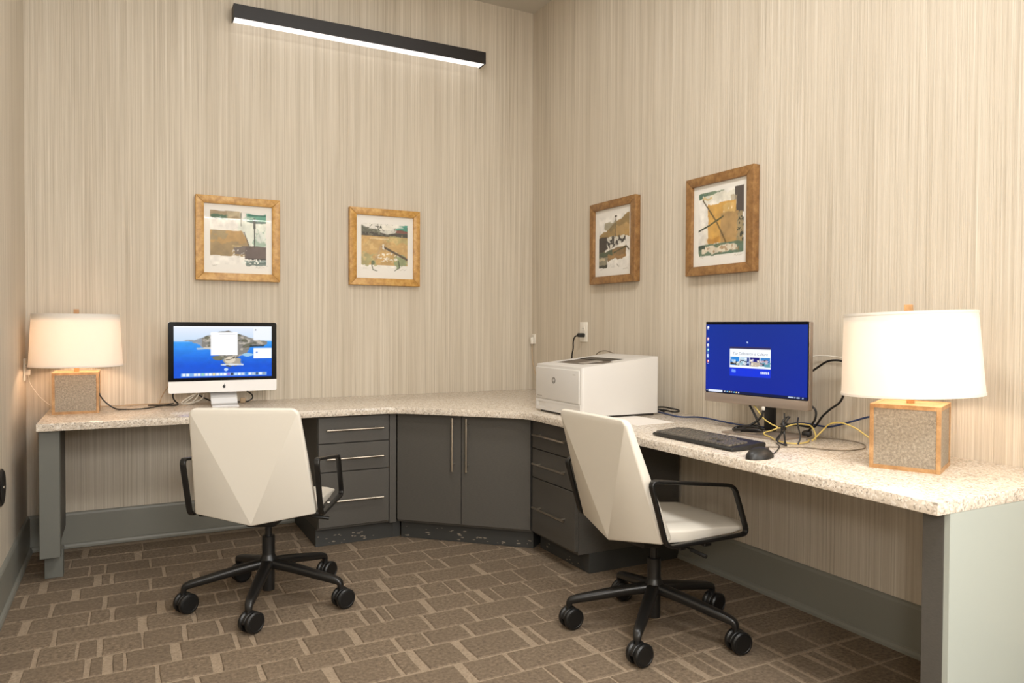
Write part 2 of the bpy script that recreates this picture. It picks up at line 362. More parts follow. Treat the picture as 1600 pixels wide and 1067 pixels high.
def bar(parent, p0, p1, off, r=.0055):
    """bar handle from p0 to p1 standing off along `off`, with two posts"""
    b = bmesh.new(); P0, P1, O = Vector(p0), Vector(p1), Vector(off)
    tube(b, [P0 + O, P1 + O], r, n=10, smooth=False)
    for f in (.12, .88):
        q = P0.lerp(P1, f); tube(b, [q, q + O], r * .75, n=8, smooth=False)
    return obj('handle', b, M_steel, parent)
def cabinet(name, label, origin, theta, width, depth, toe, drawers=None, doors=None, filler=0, body_bot=.1, near_toe=.05):
    """local frame: x along the front, -y towards the room, origin at the front left foot"""
    t = thing(name, label, 'cabinet', origin, theta)
    b = bmesh.new(); box(b, (0, .02, body_bot), (width, depth, ZB - .002), .001, 1); obj('body', b, M_cab, t)
    b = bmesh.new(); box(b, (0, toe, 0), (width, depth, body_bot), .001, 1); box(b, (width, toe, 0) if theta == 0 else (-.05, toe, 0), (width + .042, toe + .015, body_bot) if theta == 0 else (0, toe + .015, body_bot)); k = obj('toe_kick', b, M_kick, t)
    rng = random.Random(hash(name) % 1000 if False else len(label))
    b = bmesh.new()
    for i in range(20 if theta == 0 else 7):                                                   # chips knocked out of the kick board
        x = rng.uniform(.01, width - .02); z = rng.uniform(.008, .055); s = rng.uniform(.002, .007)
        n = rng.randint(5, 7); pts = []
        for j in range(n):
            a = 2 * math.pi * j / n; rr = s * rng.uniform(.5, 1.2); pts.append((x + rr * 1.9 * math.cos(a), z + rr * .6 * math.sin(a)))
        prism(b, pts, 0, .0012, M=Matrix.Translation((0, toe + .0004, 0)) @ Matrix.Rotation(R(90), 4, 'X'))
    obj('chipped_paint', b, M_chip, k, False)['kind'] = 'stuff'
    return t
FY = -.66
# --- drawer unit under the back-wall run
CL = cabinet('drawer_cabinet', 'charcoal three drawer cabinet under the worktop of the back wall', (-1.667, FY, 0), 0, .437, .64, .06)
def drawers(t, w, x0, zs, hx, hz):
    for (z0, z1), z in zip(zs, hz):
        b = bmesh.new(); box(b, (x0, 0, z0), (w, .019, z1), .0015, 1); d = obj('drawer', b, M_cab, t)
        bar(d, (hx[0], 0, z), (hx[1], 0, z), (0, -.03, 0))
zs = [(.572, .714), (.4165, .567), (.115, .4115)]
drawers(CL, .394, .002, zs, (.041, .355), (.645, .489, .2595))
b = bmesh.new(); box(b, (.398, 0.0, .1), (.437, .019, .714), .001, 1); obj('filler_strip', b, M_cab, CL)
# --- corner unit on the diagonal
p0 = Vector((-1.2265, -.6595)); p1 = Vector((-.659, -1.203)); wd = (p1 - p0).length; th = math.atan2(p1.y - p0.y, p1.x - p0.x)
CC = thing('corner_cabinet', 'charcoal two door corner cabinet set diagonally under the worktop', 'cabinet', (p0.x, p0.y, 0), th)
b = bmesh.new(); prism(b, [(.0, .02), (wd, .02), (wd + .02, .3), (wd / 2, .80), (-.02, .3)], .1, ZB - .002); obj('body', b, M_cab, CC, False)
b = bmesh.new(); prism(b, [(.0, .06), (wd, .06), (wd + .02, .3), (wd / 2, .80), (-.02, .3)], 0, .1); k = obj('toe_kick', b, M_kick, CC, False)
b = bmesh.new(); rng = random.Random(11)
for i in range(30):
    x = rng.uniform(.01, wd - .02); z = rng.uniform(.012, .07) if x < .5 else rng.uniform(.01, .04); s = rng.uniform(.002, .008); n = 6; pts = []
    for j in range(n):
        a = 2 * math.pi * j / n; rr = s * rng.uniform(.4, 1.2); pts.append((x + rr * 2.1 * math.cos(a), z + rr * .6 * math.sin(a)))
    prism(b, pts, 0, .0012, M=Matrix.Translation((0, .0604, 0)) @ Matrix.Rotation(R(90), 4, 'X'))
obj('chipped_paint', b, M_chip, k, False)['kind'] = 'stuff'
for x0, x1, hx in ((.002, .3855, .345), (.3895, wd - .002, .427)):
    b = bmesh.new(); box(b, (x0, 0, .114), (x1, .019, .716), .0015, 1); d = obj('door', b, M_cab, CC)
    bar(d, (hx, 0, .412), (hx, 0, .706), (0, -.03, 0))
# --- drawer unit under the right-hand run
CR = cabinet('drawer_cabinet', 'charcoal three drawer cabinet beside the chair drawn up to the black keyboard', (-.66, -1.213, 0), R(-90), .44, .64, .085)
for o in CR.children:
    if o.name.startswith(('body', 'toe_kick')): pass
drawers(CR, .44, .008, [(.566, .712), (.41, .561), (.117, .405)], (.060, .380), (.643, .490, .2575))

# ---------------------------------------------------------------- wall pictures
def fbm(x, y, s, oct=4, seed=0):
    out = np.zeros_like(x); amp = .5; rs = np.random.RandomState(seed)
    for o in range(oct):
        g = rs.rand(64, 64); fx = x * s; fy = y * s; ix = np.floor(fx).astype(int); iy = np.floor(fy).astype(int); tx = fx - ix; ty = fy - iy
        tx = tx * tx * (3 - 2 * tx); ty = ty * ty * (3 - 2 * ty)
        q = lambda a, b: g[a % 64, b % 64]
        out += amp * ((q(ix, iy) * (1 - tx) + q(ix + 1, iy) * tx) * (1 - ty) + (q(ix, iy + 1) * (1 - tx) + q(ix + 1, iy + 1) * tx) * ty)
        amp *= .5; s *= 2
    return out
class Ink:
    """paints a grid: u to the right, t downwards, both 0..1"""
    def __init__(s, nx, ny, col):
        s.nx, s.ny = nx, ny; s.u, s.t = np.meshgrid(np.linspace(0, 1, nx), np.linspace(0, 1, ny)); s.a = np.empty((ny, nx, 3)); s.a[:] = col; s.k = 0
    def n(s, sc=6, oct=4): s.k += 1; return fbm(s.u + .01, s.t + .01, sc, oct, s.k)
    def fill(s, mask, col, op=1.0):
        k = np.clip(mask, 0, 1)[..., None] * op; s.a = s.a * (1 - k) + np.array(col, float) * k
    def rect(s, u0, u1, t0, t1, rough=0, soft=.006, sc=9):
        du = (s.n(sc) - .47) * rough; dt = (s.n(sc) - .47) * rough
        f = lambda x: np.clip(x / soft + .5, 0, 1)
        return f(s.u + du - u0) * f(u1 - s.u - du) * f(s.t + dt - t0) * f(t1 - s.t - dt)
    def half(s, p, q, rough=0, soft=.008, sc=8):
        d = (q[0] - p[0]) * (s.t - p[1]) - (q[1] - p[1]) * (s.u - p[0]); d = d / math.hypot(q[0] - p[0], q[1] - p[1]) + (s.n(sc) - .47) * rough
        return np.clip(d / soft + .5, 0, 1)
    def stroke(s, p, q, w, rough=.01):
        p = np.array(p); q = np.array(q); d = q - p; k = np.clip(((s.u - p[0]) * d[0] + (s.t - p[1]) * d[1]) / (d @ d), 0, 1)
        r = np.hypot(s.u - p[0] - k * d[0], s.t - p[1] - k * d[1]) + (s.n(20) - .47) * rough
        return np.clip((w - r) / .006 + .5, 0, 1)
    def blot(s, c, ru, rt, rough=.5):
        r = np.hypot((s.u - c[0]) / ru, (s.t - c[1]) / rt) + (s.n(12) - .47) * rough
        return np.clip((1 - r) / .15 + .5, 0, 1)
    def speck(s, thr, sc=30): return np.clip((s.n(sc, 3) - thr) / .04, 0, 1)
    def vary(s, amt=.12, sc=8): s.a *= (1 + (s.n(sc, 5) - .47)[..., None] * 2 * amt)
    def mesh(s, name, w, h, m, parent, loc, plane='xz'):
        """grid facing -y, lower left corner at loc"""
        nx, ny = s.nx, s.ny; X = s.u * w; Zz = (1 - s.t) * h
        vs = np.stack([X + loc[0], np.full_like(X, loc[1]), Zz + loc[2]], -1).reshape(-1, 3)
        idx = np.arange(nx * ny).reshape(ny, nx); f = np.stack([idx[1:, :-1], idx[1:, 1:], idx[:-1, 1:], idx[:-1, :-1]], -1).reshape(-1, 4)
        me = bpy.data.meshes.new(name); me.from_pydata(vs.tolist(), [], f.tolist())
        c = np.clip(s.a, 0, 255) / 255; c = np.where(c <= .04045, c / 12.92, ((c + .055) / 1.055) ** 2.4)
        at = me.color_attributes.new('ink', 'FLOAT_COLOR', 'POINT'); at.data.foreach_set('color', np.concatenate([c.reshape(-1, 3), np.ones((nx * ny, 1))], 1).ravel())
        me.materials.append(m); o = bpy.data.objects.new(name, me); C.objects.link(o)
        if parent: o.parent = parent
        return o
OFF = (226, 222, 214)
def print_harbour(k):
    k.fill(k.rect(0, .52, 0, .15, .03), (158, 140, 110)); k.fill(k.rect(0, .30, .07, .16, .10), (66, 104, 82), .8); k.fill(k.rect(.28, .5, .0, .1, .2), (196, 182, 150), .6)
    k.fill(k.rect(.64, 1.01, .03, .20, .06), (104, 158, 136)); k.fill(k.rect(.68, 1.01, .045, .065, .02), (40, 92, 78)); k.fill(k.rect(.66, 1.01, .165, .20, .03), (34, 70, 62), .9); k.fill(k.rect(.6, .8, .1, .15, .15), (188, 206, 190), .8)
    k.fill(k.rect(.5, 1.01, .2, .66, .08), (214, 218, 206)); k.fill(k.rect(.8, 1.01, .38, .66, .25), (142, 168, 150), .8); k.fill(k.blot((.9, .47), .08, .1), (216, 220, 212), .9)
    m = k.rect(-.1, .8, .36, .835, .05) * k.half((.57, .36), (.71, .66), .02); k.fill(m, (170, 136, 82)); k.fill(m * k.rect(0, .7, .6, .9, .2), (140, 122, 88), .7); k.fill(m * k.rect(0, .3, .3, .52, .3), (140, 128, 96), .7)
    k.fill(k.rect(.38, .68, .64, .66, .04), (206, 184, 134), .8)
    k.fill(k.rect(.42, 1.01, .655, .80, .07), (104, 92, 84)); k.fill(k.rect(.62, 1.01, .64, .885, .03), (88, 74, 70)); k.fill(k.rect(.64, 1.01, .865, .895, .03), (40, 32, 32)); k.fill(k.speck(.55) * k.rect(.4, .65, .7, .84, .1), (206, 200, 190))
    k.fill(k.rect(.62, 1.01, .9, .99, .10), (120, 138, 132), .9); k.fill(k.rect(.66, 1.01, .945, 1.01, .1), (64, 84, 80), .7); k.fill(k.speck(.5) * k.rect(.55, .9, .88, .98), (224, 224, 216))
    k.fill(k.stroke((.785, .12), (.79, .3), .018), (28, 34, 30)); k.fill(k.stroke((.79, .3), (.79, .66), .012), (50, 56, 48)); k.fill(k.stroke((.6, .38), (.71, .68), .009), (72, 60, 46)); k.fill(k.stroke((.545, .02), (.55, .26), .009), (110, 112, 96), .8)
    k.fill(k.stroke((.84, .3), (.93, .58), .006), (160, 180, 166), .8)
def print_bridge(k):
    k.fill(k.rect(0, 1.01, .03, .28, .02), (92, 92, 78)); k.fill(k.rect(0, 1.01, .2, .285, .02), (66, 62, 54)); k.fill(k.speck(.52) * k.rect(0, .6, .05, .26), (132, 134, 116), .6)
    k.fill(k.rect(.72, 1.01, .0, .12, .08), (72, 146, 126)); k.fill(k.rect(.75, 1.01, .13, .19, .06), (128, 70, 62), .85)
    k.fill(k.blot((.45, .03), .42, .10), (222, 218, 208)); k.fill(k.blot((.56, .13), .18, .1), (216, 212, 200), .9); k.fill(k.speck(.56) * k.rect(.1, .75, .0, .16), (80, 80, 66))
    k.fill(k.rect(0, 1.01, .28, .95, .015), (188, 154, 98)); k.fill(k.rect(.0, .3, .7, .95, .3), (158, 156, 112), .8); k.fill(k.rect(.75, 1.01, .68, .98, .25), (136, 150, 112), .9); k.fill(k.rect(.55, 1.01, .28, .42, .25), (168, 160, 108), .7); k.fill(k.speck(.52, 12) * k.rect(0, 1, .3, .9), (206, 178, 124), .6)
    k.fill(k.speck(.48) * k.blot((.58, .74), .24, .15), (222, 216, 200)); k.fill(k.rect(.18, .6, .33, .36, .06), (220, 200, 158), .8)
    k.fill(k.stroke((.46, .52), (1.0, .8), .024), (84, 70, 52)); k.fill(k.stroke((.42, .52), (.3, .85), .018, .03), (176, 150, 112), .8); k.fill(k.stroke((.22, .93), (.25, 1.06), .012), (96, 100, 78)); k.fill(k.stroke((.25, 1.06), (.34, 1.09), .01), (96, 100, 78))
    k.fill(k.blot((.25, .9), .04, .05), (96, 106, 76)); k.fill(k.stroke((.8, .84), (.83, 1.0), .012), (70, 78, 58)); k.fill(k.stroke((.83, 1.0), (.72, 1.07), .009), (84, 88, 72)); k.fill(k.stroke((.48, .48), (.48, .56), .02, .05), (226, 220, 206))
def print_hill(k):
    k.fill(k.half((.16, .30), (.22, .17), .04) * k.half((1.0, .02), (0, .30), .06) * 0 + k.half((0, .36), (1.0, -.02), .08) * k.rect(.0, 1.01, -.1, .44, .06), (150, 124, 78)); k.fill(k.rect(.55, 1.01, .2, .42, .12), (186, 152, 98), .7); k.fill(k.rect(.2, .6, .12, .26, .15), (122, 112, 78), .6)
    k.fill(k.rect(-.1, .30, .40, .70, .05), (60, 52, 46)); k.fill(k.rect(.26, .9, .40, .60, .1), (206, 202, 190)); k.fill(k.speck(.49, 22) * k.rect(.2, .9, .40, .62), (40, 36, 32))
    k.fill(k.half((0, .70), (1, .52), .05) * k.rect(-.1, .9, .5, .88, .05), (132, 106, 70)); k.fill(k.half((0, .70), (1, .55), .05) * k.rect(-.1, .46, .6, .78, .05), (74, 84, 62)); k.fill(k.stroke((.5, .72), (.92, .62), .012, .03), (56, 64, 42)); k.fill(k.rect(.3, .9, .76, .82, .12), (156, 120, 74), .8)
    k.fill(k.half((0, .70), (1, .50), .05) * k.half((1, .58), (0, .72), .05) * k.rect(.2, 1.01, .5, .8), (224, 220, 210)); k.fill(k.rect(-.1, .3, .8, 1.0, .1), (134, 128, 108)); k.fill(k.rect(-.1, .28, .94, 1.0, .06), (48, 50, 40)); k.fill(k.rect(.0, .2, .8, .86, .1), (196, 180, 148))
    k.fill(k.rect(.28, 1.01, .84, 1.01, .14), (228, 224, 216)); k.fill(k.rect(.90, 1.01, .56, 1.0, .02), (228, 224, 216)); k.fill(k.stroke((.56, .03), (.56, .42), .010), (78, 66, 46)); k.fill(k.blot((.56, .03), .04, .02), (60, 50, 36)); k.fill(k.stroke((.9, .62), (1.0, .7), .012), (80, 76, 56))
    k.fill(k.stroke((.6, .94), (.66, .99), .008), (120, 116, 100), .7)
def print_sail(k):
    k.fill(k.rect(0, .6, 0, .10, .12), (110, 130, 106)); k.fill(k.rect(0, .22, .02, .10, .08), (76, 106, 90)); k.fill(k.rect(.08, 1, .05, .18, .12), (214, 210, 196)); k.fill(k.rect(.1, .3, .08, .12, .1), (196, 170, 116), .8)
    k.fill(k.rect(.81, 1.01, 0, .41, .03), (72, 64, 60)); k.fill(k.rect(.72, .86, .12, .4, .1), (166, 152, 128), .8)
    k.fill(k.rect(.22, .84, .20, .82, .05), (198, 154, 78)); k.fill(k.rect(.5, .88, .36, .84, .05), (168, 136, 88)); k.fill(k.rect(.56, .82, .24, .36, .1), (206, 172, 108), .8); k.fill(k.speck(.56, 25) * k.rect(.55, .8, .28, .38), (230, 210, 170)); k.fill(k.rect(.18, .5, .74, .84, .1), (180, 130, 62), .7)
    k.fill(k.rect(.86, 1.01, .40, .86, .1), (150, 134, 100)); k.fill(k.speck(.52, 26) * k.rect(.86, 1.01, .4, .9), (46, 50, 40)); k.fill(k.rect(.05, .22, .5, .84, .12), (222, 216, 204), .8)
    k.fill(k.rect(0, 1.01, .83, 1.01, .05), (92, 114, 94)); k.fill(k.rect(.06, .9, .87, .965, .09), (206, 196, 176)); k.fill(k.speck(.53, 22) * k.rect(.1, .9, .86, .97), (150, 120, 84), .8); k.fill(k.rect(0, .16, .84, .9, .05), (46, 62, 50), .8)
    k.fill(k.stroke((.1, .12), (.42, .5), .012), (84, 70, 44)); k.fill(k.stroke((.42, .5), (.62, .82), .014), (100, 80, 46)); k.fill(k.stroke((.0, .60), (.25, .53), .012), (48, 58, 40)); k.fill(k.stroke((.25, .53), (.56, .42), .014), (72, 72, 44))
def picture(label, loc, rz, goldm, paint, im, seed):
    w, h, d, fw = .467, .491, .04, .045
    t = thing('framed_picture', label, 'picture', loc, rz)
    # four mitred mouldings; local frame: x along the wall, room at -y, base at the lower edge's middle
    b = bmesh.new()
    o4 = [(-w / 2, 0), (w / 2, 0), (w / 2, h), (-w / 2, h)]; i4 = [(-w / 2 + fw, fw), (w / 2 - fw, fw), (w / 2 - fw, h - fw), (-w / 2 + fw, h - fw)]
    for i in range(4):
        j = (i + 1) % 4; prism(b, [o4[i], o4[j], i4[j], i4[i]], 0, d, .003, 2, Matrix.Rotation(R(90), 4, 'X'))
    obj('frame', b, goldm, t)
    b = bmesh.new(); box(b, (-w / 2 + .01, -.02, .01), (w / 2 - .01, -.001, h - .01)); obj('backing_board', b, M_dark, t, False)
    sw, sh = w - 2 * fw, h - 2 * fw; k = Ink(110, 116, OFF); k.k = seed * 100
    # image area inside the sheet
    u0, u1, t0, t1 = im; U, Tt = k.u.copy(), k.t.copy(); k.u = (U - u0) / (u1 - u0); k.t = (Tt - t0) / (t1 - t0)
    keep = k.a.copy(); paint(k); k.vary(.13, 10)
    inside = ((k.u >= 0) & (k.u <= 1) & (k.t >= 0) & (k.t <= 1))
    spill = ((k.t > 1) & (k.t < 1.1) & (k.a.mean(-1) < 150))
    k.a = np.where((inside | spill)[..., None], k.a, keep); k.u, k.t = U, Tt
    rs = random.Random(seed)                                       # pencilled edition mark and signature
    for x0, x1, y in ((u0 + .03, u0 + .09, t1 + .02), (u1 - .16, u1 - .02, t1 + .03)):
        x = x0
        while x < x1: k.fill(k.stroke((x, y + rs.uniform(-.008, .008)), (x + .012, y + rs.uniform(-.012, .012)), .003, 0), (150, 144, 132), .6); x += .014
    k.mesh('print', sw, sh, M_print, t, (-sw / 2, -.024, fw))
    b = bmesh.new(); box(b, (-sw / 2 - .002, -.0295, fw - .002), (sw / 2 + .002, -.0275, h - fw + .002)); obj('glass', b, M_pane, t, False)
FZ = 1.4706; WF = .467
picture('gold framed abstract print of a dark hull shape, above the silver-chinned computer', (-2.221 + WF / 2, 0, FZ), 0, M_goldleaf, print_harbour, (.09, .91, .095, .875), 1)
picture('gold framed abstract print with long-legged brushstrokes, on the back wall nearer the corner', (-1.3305 + WF / 2, 0, FZ), 0, M_goldleaf, print_bridge, (.085, .9, .13, .82), 2)
picture('bronze framed narrow-looking abstract print of an ochre hillside, above the printer', (0, -.8097 - WF / 2, FZ), R(-90), M_bronze, print_hill, (.11, .93, .11, .88), 3)
picture('bronze framed abstract print of a crossed ochre sail, above the blue-screened monitor', (0, -1.7106 - WF / 2, FZ), R(-90), M_bronze, print_sail, (.1, .92, .09, .87), 4)

# ---------------------------------------------------------------- linear wall lights
def wall_bar(label, loc, rz, ln, glow=None):
    t = thing('linear_wall_light', label, 'wall light', loc, rz)
    b = bmesh.new(); h, d, e = .079, .1, .006                     # open trough: face, top, ends, back lip
    box(b, (0, -d, 0), (ln, -d + e, h)); box(b, (0, -d + e, h - e), (ln, 0, h)); box(b, (0, -d + e, 0), (e, 0, h - e)); box(b, (ln - e, -d + e, 0), (ln, 0, h - e)); box(b, (e, -.006, .012), (ln - e, 0, h - e))
    obj('housing', b, M_fixture, t, False)
    b = bmesh.new(); box(b, (e, -d + e, .004), (ln - e, -.001, .012)); obj('diffuser', b, glow or M_tube, t, False)
    return t
wall_bar('long black linear light fixed high on the back wall', (-2.02, 0, 2.984), 0, 1.60)

# ---------------------------------------------------------------- table lamps
def bulb(name, loc, e, col):
    d = bpy.data.lights.new(name, 'POINT'); d.energy = e; d.shadow_soft_size = .035; d.color = col
    o = bpy.data.objects.new(name, d); C.objects.link(o); o.location = loc; return o
def lamp(label, loc, rz, tilt, e, col=(1, .77, .58)):
    t = thing('table_lamp', label, 'lamp', loc, rz)
    hw, hh, f = .1025, .208, .013
    b = bmesh.new()
    for sx in (-1, 1):
        for sy in (-1, 1): box(b, (min(sx * hw, sx * (hw - f)), min(sy * hw, sy * (hw - f)), 0), (max(sx * hw, sx * (hw - f)), max(sy * hw, sy * (hw - f)), hh), .001, 1)
    for z0, z1 in ((0, f), (hh - f, hh)):
        for s in (-1, 1):
            box(b, (-hw + f, min(s * hw, s * (hw - f)), z0), (hw - f, max(s * hw, s * (hw - f)), z1)); box(b, (min(s * hw, s * (hw - f)), -hw + f, z0), (max(s * hw, s * (hw - f)), hw - f, z1))
    box(b, (-hw + f, -hw + f, hh - .006), (hw - f, hw - f, hh - .001))
    obj('base_frame', b, M_gold, t)
    i = hw - .003
    for k in range(4):
        b = bmesh.new(); box(b, (-hw + f, -i, f), (hw - f, -i + .004, hh - f)); o = obj('side_panel', b, M_shag, t, False); o.rotation_euler = (0, 0, R(90 * k))
    b = bmesh.new(); box(b, (-.011, -.011, hh - .001), (.011, .011, .245), .001, 1); tube(b, [(0, 0, .24), (0, 0, .31)], .006, n=8, smooth=False); tube(b, [(0, 0, .31), (0, 0, .325)], .016, n=12, smooth=False); obj('neck', b, M_gold, t)
    b = bmesh.new(); z0, z1, r0, r1, th = .236, .503, .2105, .196, .0015
    n = 64; prof = [(r0, z0), (r1, z1), (r1 - th, z1), (r0 - th, z0)]
    tt = bmesh.new(); rings = [[tt.verts.new((r * math.cos(2 * math.pi * q / n), r * math.sin(2 * math.pi * q / n), z)) for q in range(n)] for r, z in prof]
    for a in range(4):
        A, B = rings[a], rings[(a + 1) % 4]
        for q in range(n): tt.faces.new((A[q], A[(q + 1) % n], B[(q + 1) % n], B[q]))
    bmesh.ops.recalc_face_normals(tt, faces=tt.faces); merge(b, tt)
    MT = Matrix.Translation((0, 0, .25)) @ Matrix.Rotation(tilt, 4, 'Y') @ Matrix.Translation((0, 0, -.25))
    bmesh.ops.transform(b, matrix=MT, verts=b.verts); sh = obj('lamp_shade', b, M_shade, t)
    for r, z in ((r0 + .0006, z0 + .004), (r1 + .0006, z1 - .004)):  # hemmed rims
        b = bmesh.new(); sweep(b, [Vector((r * math.cos(2 * math.pi * q / 64), r * math.sin(2 * math.pi * q / 64), z)) for q in range(64)], [(.0012, .004), (-.001, .004), (-.001, -.004), (.0012, -.004)], True, (0, 0, 1))
        bmesh.ops.transform(b, matrix=MT, verts=b.verts); obj('rim', b, M_shade, sh, False)
    b = bmesh.new()
    for q in range(3):
        a = 2 * math.pi * q / 3; tube(b, [(0, 0, z1 - .02), ((r1 - .002) * math.cos(a), (r1 - .002) * math.sin(a), z1 - .01)], .002, n=6, smooth=False)
    tube(b, [(0, 0, .32), (0, 0, z1 + .004)], .004, n=6, smooth=False)
    bmesh.ops.transform(b, matrix=MT, verts=b.verts); obj('spider', b, M_gold, sh)
    b = bmesh.new(); lathe(b, [(r1 - .006, z1 - .03), (r1 - .006, z1 - .028)], 48); bmesh.ops.transform(b, matrix=MT, verts=b.verts); obj('added_top_diffuser', b, M_shade, sh)  # unseen disc added to hold back lamp light from the wall above
    b = bmesh.new(); box(b, (-.012, -.012, z1 + .002), (.012, .012, z1 + .026), .001, 1); bmesh.ops.transform(b, matrix=MT, verts=b.verts); obj('finial', b, M_gold, t)
    bd = bmesh.new(); bmesh.ops.create_uvsphere(bd, u_segments=16, v_segments=10, radius=.03)
    bmesh.ops.translate(bd, vec=(0, 0, .37), verts=bd.verts)
    bl = bulb('lamp_bulb_light', (0, 0, .36), e, col); bl.parent = t
    bd.free()
    return t
lamp('lit table lamp with drum shade beside the plain side wall, near the silver-chinned computer', (-2.80, -.24, ZT), 0, 0, 4.6, (1, .68, .46))
lamp('lit table lamp with slightly tilted drum shade at the near end of the worktop', (-.309, -3.152, ZT), math.atan2(-.908, .42), R(-2.2), 3.6)

# ---------------------------------------------------------------- all-in-one computer on the back run
def seglogo(parent, name, m, shapes, y):
    b = bmesh.new()
    for pts in shapes: prism(b, pts, 0, .0012, M=Matrix.Translation((0, y, 0)) @ Matrix.Rotation(R(90), 4, 'X'))
    return obj(name, b, m, parent, False)
IM = thing('desktop_computer', 'silver-chinned all-in-one computer showing an island in a blue sea', 'computer', (-2.09, -.19, ZT))
z0, z1, hw, yf = .0755, .466, .2835, -.03
b = bmesh.new()                                                      # bulged aluminium back
rows = []
t_ = bmesh.new(); nx, nz = 14, 10; fr = {}
for i in range(nx + 1):
    for j in range(nz + 1):
        u = -1 + 2 * i / nx; v = -1 + 2 * j / nz; dpt = .008 + .04 * (1 - u * u) * (1 - v * v)
        fr[i, j] = t_.verts.new((u * hw, yf + .001 + dpt, (z0 + z1) / 2 + v * (z1 - z0) / 2))
for i in range(nx):
    for j in range(nz): t_.faces.new((fr[i, j], fr[i, j + 1], fr[i + 1, j + 1], fr[i + 1, j]))
merge(b, t_); prism(b, rrect(hw, (z1 - z0) / 2, .012, 4), 0, .009, M=Matrix.Translation((0, yf + .010, (z0 + z1) / 2)) @ Matrix.Rotation(R(90), 4, 'X'))
obj('housing', b, M_silver, IM)
CH = .064
b = bmesh.new(); p = [(-hw, z0 + CH)] + [(-hw + .012 - .012 * math.cos(R(a)), z0 + .012 - .012 * math.sin(R(a))) for a in range(0, 91, 18)] + [(hw - .012 + .012 * math.sin(R(a)), z0 + .012 - .012 * math.cos(R(a))) for a in range(0, 91, 18)] + [(hw, z0 + CH)]
prism(b, p, 0, .004, M=Matrix.Translation((0, yf + .002, 0)) @ Matrix.Rotation(R(90), 4, 'X')); obj('chin', b, M_chin, IM)
b = bmesh.new(); p = [(-hw, z0 + CH + .0005), (hw, z0 + CH + .0005)] + [(hw - .012 + .012 * math.cos(R(a)), z1 - .012 + .012 * math.sin(R(a))) for a in range(0, 91, 18)] + [(-hw + .012 - .012 * math.sin(R(a)), z1 - .012 + .012 * math.cos(R(a))) for a in range(0, 91, 18)]
prism(b, p, 0, .004, M=Matrix.Translation((0, yf + .002, 0)) @ Matrix.Rotation(R(90), 4, 'X')); obj('screen_border', b, M_glassblack, IM)
sw, sh, sx, sz = .513, .285, -.2565, z1 - .023 - .285
k = Ink(176, 99, (30, 110, 205))
def ev(c0, c1, t): return np.array(c0) * (1 - t[..., None]) + np.array(c1) * t[..., None]
sea = np.clip((k.t - .28) / .72, 0, 1); k.a = ev((60, 158, 240), (2, 82, 208), np.clip(sea * 1.5, 0, 1)); k.vary(.06, 14)
sky = ev((226, 232, 244), (196, 216, 238), np.clip(k.t / .28, 0, 1)); k.a = np.where((k.t < .29)[..., None], sky, k.a)
k.fill(k.rect(0, 1, .285, .305), (150, 190, 232), .6)
hl = np.interp(k.u, [0, .1, .22, .3, .37, .45, .55, .64, .7, .76, .85, .95, 1], [.285, .27, .25, .2, .16, .10, .08, .14, .17, .22, .26, .285, .29]) + (k.n(24) - .47) * .04
bt = np.interp(k.u, [0, .14, .25, .3, .38, .46, .52, .62, .74, .78, .9, 1], [.288, .295, .36, .44, .45, .60, .64, .62, .52, .40, .38, .36]) + (k.n(20) - .47) * .06
m = np.clip((k.t - hl) / .01, 0, 1) * np.clip((bt - k.t) / .01, 0, 1); k.fill(m * (k.u < .95), (132, 128, 122)); k.fill(m * (k.u < .95) * k.speck(.5, 26), (196, 186, 172), .8); k.fill(m * (k.u < .95) * k.speck(.52, 18), (84, 84, 66), .7)
k.fill(m * (k.u < .28), (150, 160, 176), .7)
k.fill(k.rect(.24, .4, .42, .455, .05), (206, 204, 200), .8); k.fill(k.rect(.76, .92, .37, .40, .05), (40, 52, 60), .9)
k.fill(k.blot((.57, .68), .1, .09, .8), (170, 160, 142)); k.fill(k.blot((.56, .66), .05, .06, .8), (216, 204, 184)); k.fill(k.blot((.44, .62), .06, .04, .9), (112, 112, 92)); k.fill(k.rect(.47, .7, .745, .775, .06), (226, 230, 232), .9); k.fill(k.speck(.52, 24) * k.blot((.57, .7), .12, .1), (86, 82, 68)); k.fill(k.blot((.75, .56), .06, .03, .8), (150, 196, 226)); k.fill(k.blot((.52, .85), .02, .03), (206, 226, 244), .9)
k.fill(k.rect(.365, .64, .12, .565, 0, .004), (248, 248, 248)); k.fill(k.rect(.45, .62, .15, .165, 0), (222, 222, 224)); 
k.fill(k.rect(.805, .995, .03, .275, 0, .004), (236, 240, 246), .9); k.fill(k.rect(.805, 1.0, .43, .64, 0, .004), (244, 246, 248)); k.fill(k.rect(.83, .85, .505, .525), (70, 120, 200)); k.fill(k.rect(.82, .835, .06, .08), (90, 90, 90)); k.fill(k.rect(0, 1, 0, .022, 0, .004), (238, 240, 244), .8)
k.fill(k.rect(.07, .945, .91, .975, 0, .006), (176, 206, 238), .75)
dock = [(236, 240, 246), (240, 246, 250), (120, 170, 230), (236, 236, 230), (246, 240, 236), (150, 210, 180), (232, 236, 240), (250, 250, 250), (236, 214, 160), (240, 240, 246), (226, 236, 240), (246, 246, 246), (150, 120, 210), (40, 50, 70), (190, 220, 250), (236, 246, 246), (206, 216, 226), (40, 120, 210), (240, 240, 240), (190, 200, 210), (60, 80, 110), (236, 240, 246), (150, 160, 170)]
for i, c in enumerate(dock): x = .085 + i * .0372; k.fill(k.rect(x, x + .027, .918, .966, 0, .004), c)
k.mesh('screen', sw, sh, M_screen, IM, (sx, yf - .0026, sz))
ap = []
